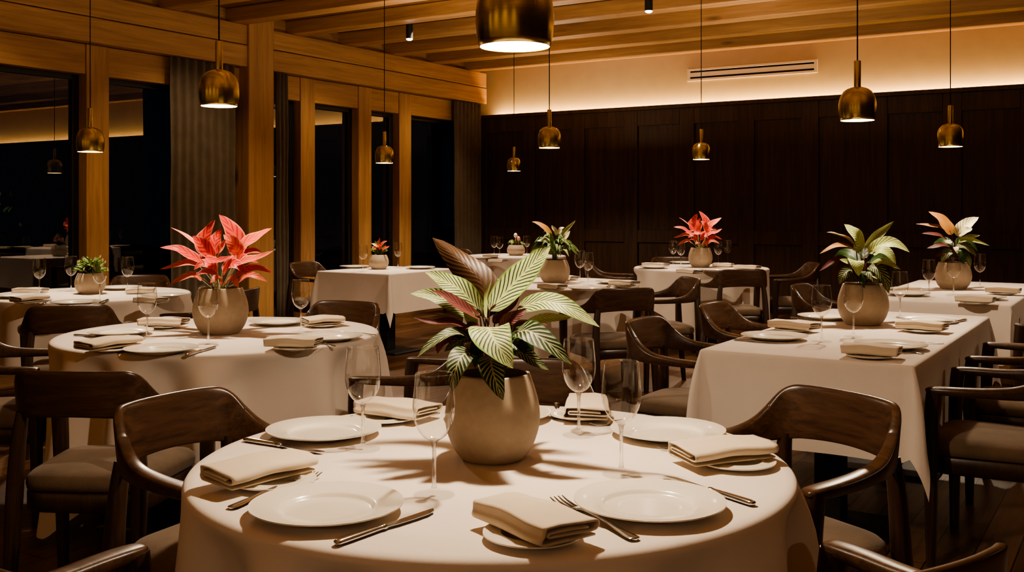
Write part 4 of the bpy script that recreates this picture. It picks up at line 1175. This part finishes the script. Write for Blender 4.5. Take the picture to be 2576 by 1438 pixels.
# shrub outside the leftmost window, faintly lit
r = random.Random(77); mb = MB()
for i in range(420):
    a, b = r.uniform(0, 2*PI), r.uniform(-1, 1); R = r.uniform(.35, .75)
    c = Vector((R*math.cos(a)*math.sqrt(1-b*b), R*math.sin(a)*math.sqrt(1-b*b), 1.15+R*b*1.2))
    d = Vector((r.uniform(-1, 1), r.uniform(-1, 1), r.uniform(-.3, 1))).normalized()*.11
    leaf(mb, [c, c+d*.5+Vector((0, 0, .01)), c+d], .05, r.uniform(-60, 60), .2, nv=4, nu=2, seed=i)
mb.tube([(0, 0, -.1), (.02, .01, .6), (0, 0, 1.2)], .03, 8)
pS = AT(-120, 500, 12.2)
o = mb.build('garden_shrub', M['leaf_shrub'], loc=(pS.x, pS.y, 0)); tag(o, 'faintly lit leafy shrub outside the leftmost window', 'shrub')
lamp('SPOT', 'garden_light', (pS.x+.9, pS.y-1.0, 2.6), 30, (1, 1, .75), spot_size=1.2, spot_blend=.8, shadow_soft_size=.1).rotation_euler = (Vector((pS.x, pS.y, 1.2))-Vector((pS.x+.9, pS.y-1.0, 2.6))).to_track_quat('-Z', 'Y').to_euler()

# ------------------------------------------------------------------ light
for p in lamp_pts:
    lamp('SPOT', 'pendant_or_fill_beam', (p.x, p.y, p.z-.012), 34, (1.0, .81, .60), spot_size=math.radians(160), spot_blend=.4, shadow_soft_size=.028)
for x, y in ((-1.7, -.7), (1.5, -.9), (0, -2.4), (4.3, 3.0), (4.9, 5.6)):      # added fill beams out of view, brightening the hanging cloth
    lamp('SPOT', 'pendant_or_fill_beam', (x, y, 1.75), 17, (1.0, .81, .60), spot_size=math.radians(160), spot_blend=.4, shadow_soft_size=.05)
# cove light along the top of the panelling
cv = lamp('AREA', 'cove_light', (0, 0, 0), 88, (1.0, .60, .22), shape='RECTANGLE', size=.03, size_y=TMAX-.2)
cv.matrix_world = RM @ Matrix.Translation((-.09, TMAX/2, Z_P-.06)) @ Matrix.Rotation(PI, 4, 'X')
# added upward fill, not part of the pendants, brightens beams and ceiling
for p in lamp_pts:
    u = lamp('AREA', 'ceiling_fill', (p.x+.5, p.y+.35, 2.1), 10, (1.0, .78, .55), shape='DISK', size=.5)
    u.rotation_euler = (PI, 0, 0)
for s, t, e in ((12.6, 3.6, 30), (11.6, 6.4, 30), (9.0, 9.6, 30), (12.8, 9.0, 30)):   # more added upward fill around the viewer, no fixtures there
    u = lamp('AREA', 'room_fill', W(s, t, 2.0), e*.4, (1.0, .78, .55), shape='DISK', size=.5); u.rotation_euler = (PI, 0, 0)

for t in (1.5, 4.5, 7.5, 10.5):                  # added spots brightening the unseen rear wall for the brass to reflect
    u = lamp('SPOT', 'wall_fill', W(SMAX-.9, t, 3.2), 60, (1.0, .70, .42), spot_size=2.0, spot_blend=.7, shadow_soft_size=.05)
    u.matrix_world = Matrix.Translation(W(SMAX-.9, t, 3.2)) @ (US*.9+Vector((0, 0, -1.6))).to_track_quat('-Z', 'Y').to_matrix().to_4x4()
for q in (1.6, 3.6, 5.6, 7.6, 9.6):              # added spots without fixtures, brightening the oak posts
    u = lamp('SPOT', 'post_fill', W(q, 1.5, 3.25), 40, (1.0, .74, .46), spot_size=1.35, spot_blend=.8, shadow_soft_size=.04)
    u.matrix_world = Matrix.Translation(W(q, 1.5, 3.25)) @ (VT*-1.5+Vector((0, 0, -2.1))).to_track_quat('-Z', 'Y').to_matrix().to_4x4()
w = bpy.data.worlds.new('night'); S.world = w; w.use_nodes = True
w.node_tree.nodes['Background'].inputs[0].default_value = (.010, .014, .022, 1)
w.node_tree.nodes['Background'].inputs[1].default_value = .15

S.view_settings.view_transform = 'AgX'
S.view_settings.look = 'AgX - Medium High Contrast'
S.view_settings.exposure = 1.0
try:
    S.cycles.use_denoising = True
    S.cycles.max_bounces = 10; S.cycles.transparent_max_bounces = 24; S.cycles.diffuse_bounces = 5; S.cycles.glossy_bounces = 4; S.cycles.transmission_bounces = 8
    S.cycles.caustics_reflective = False; S.cycles.caustics_refractive = False
    S.cycles.sample_clamp_indirect = 4.0
except Exception: pass
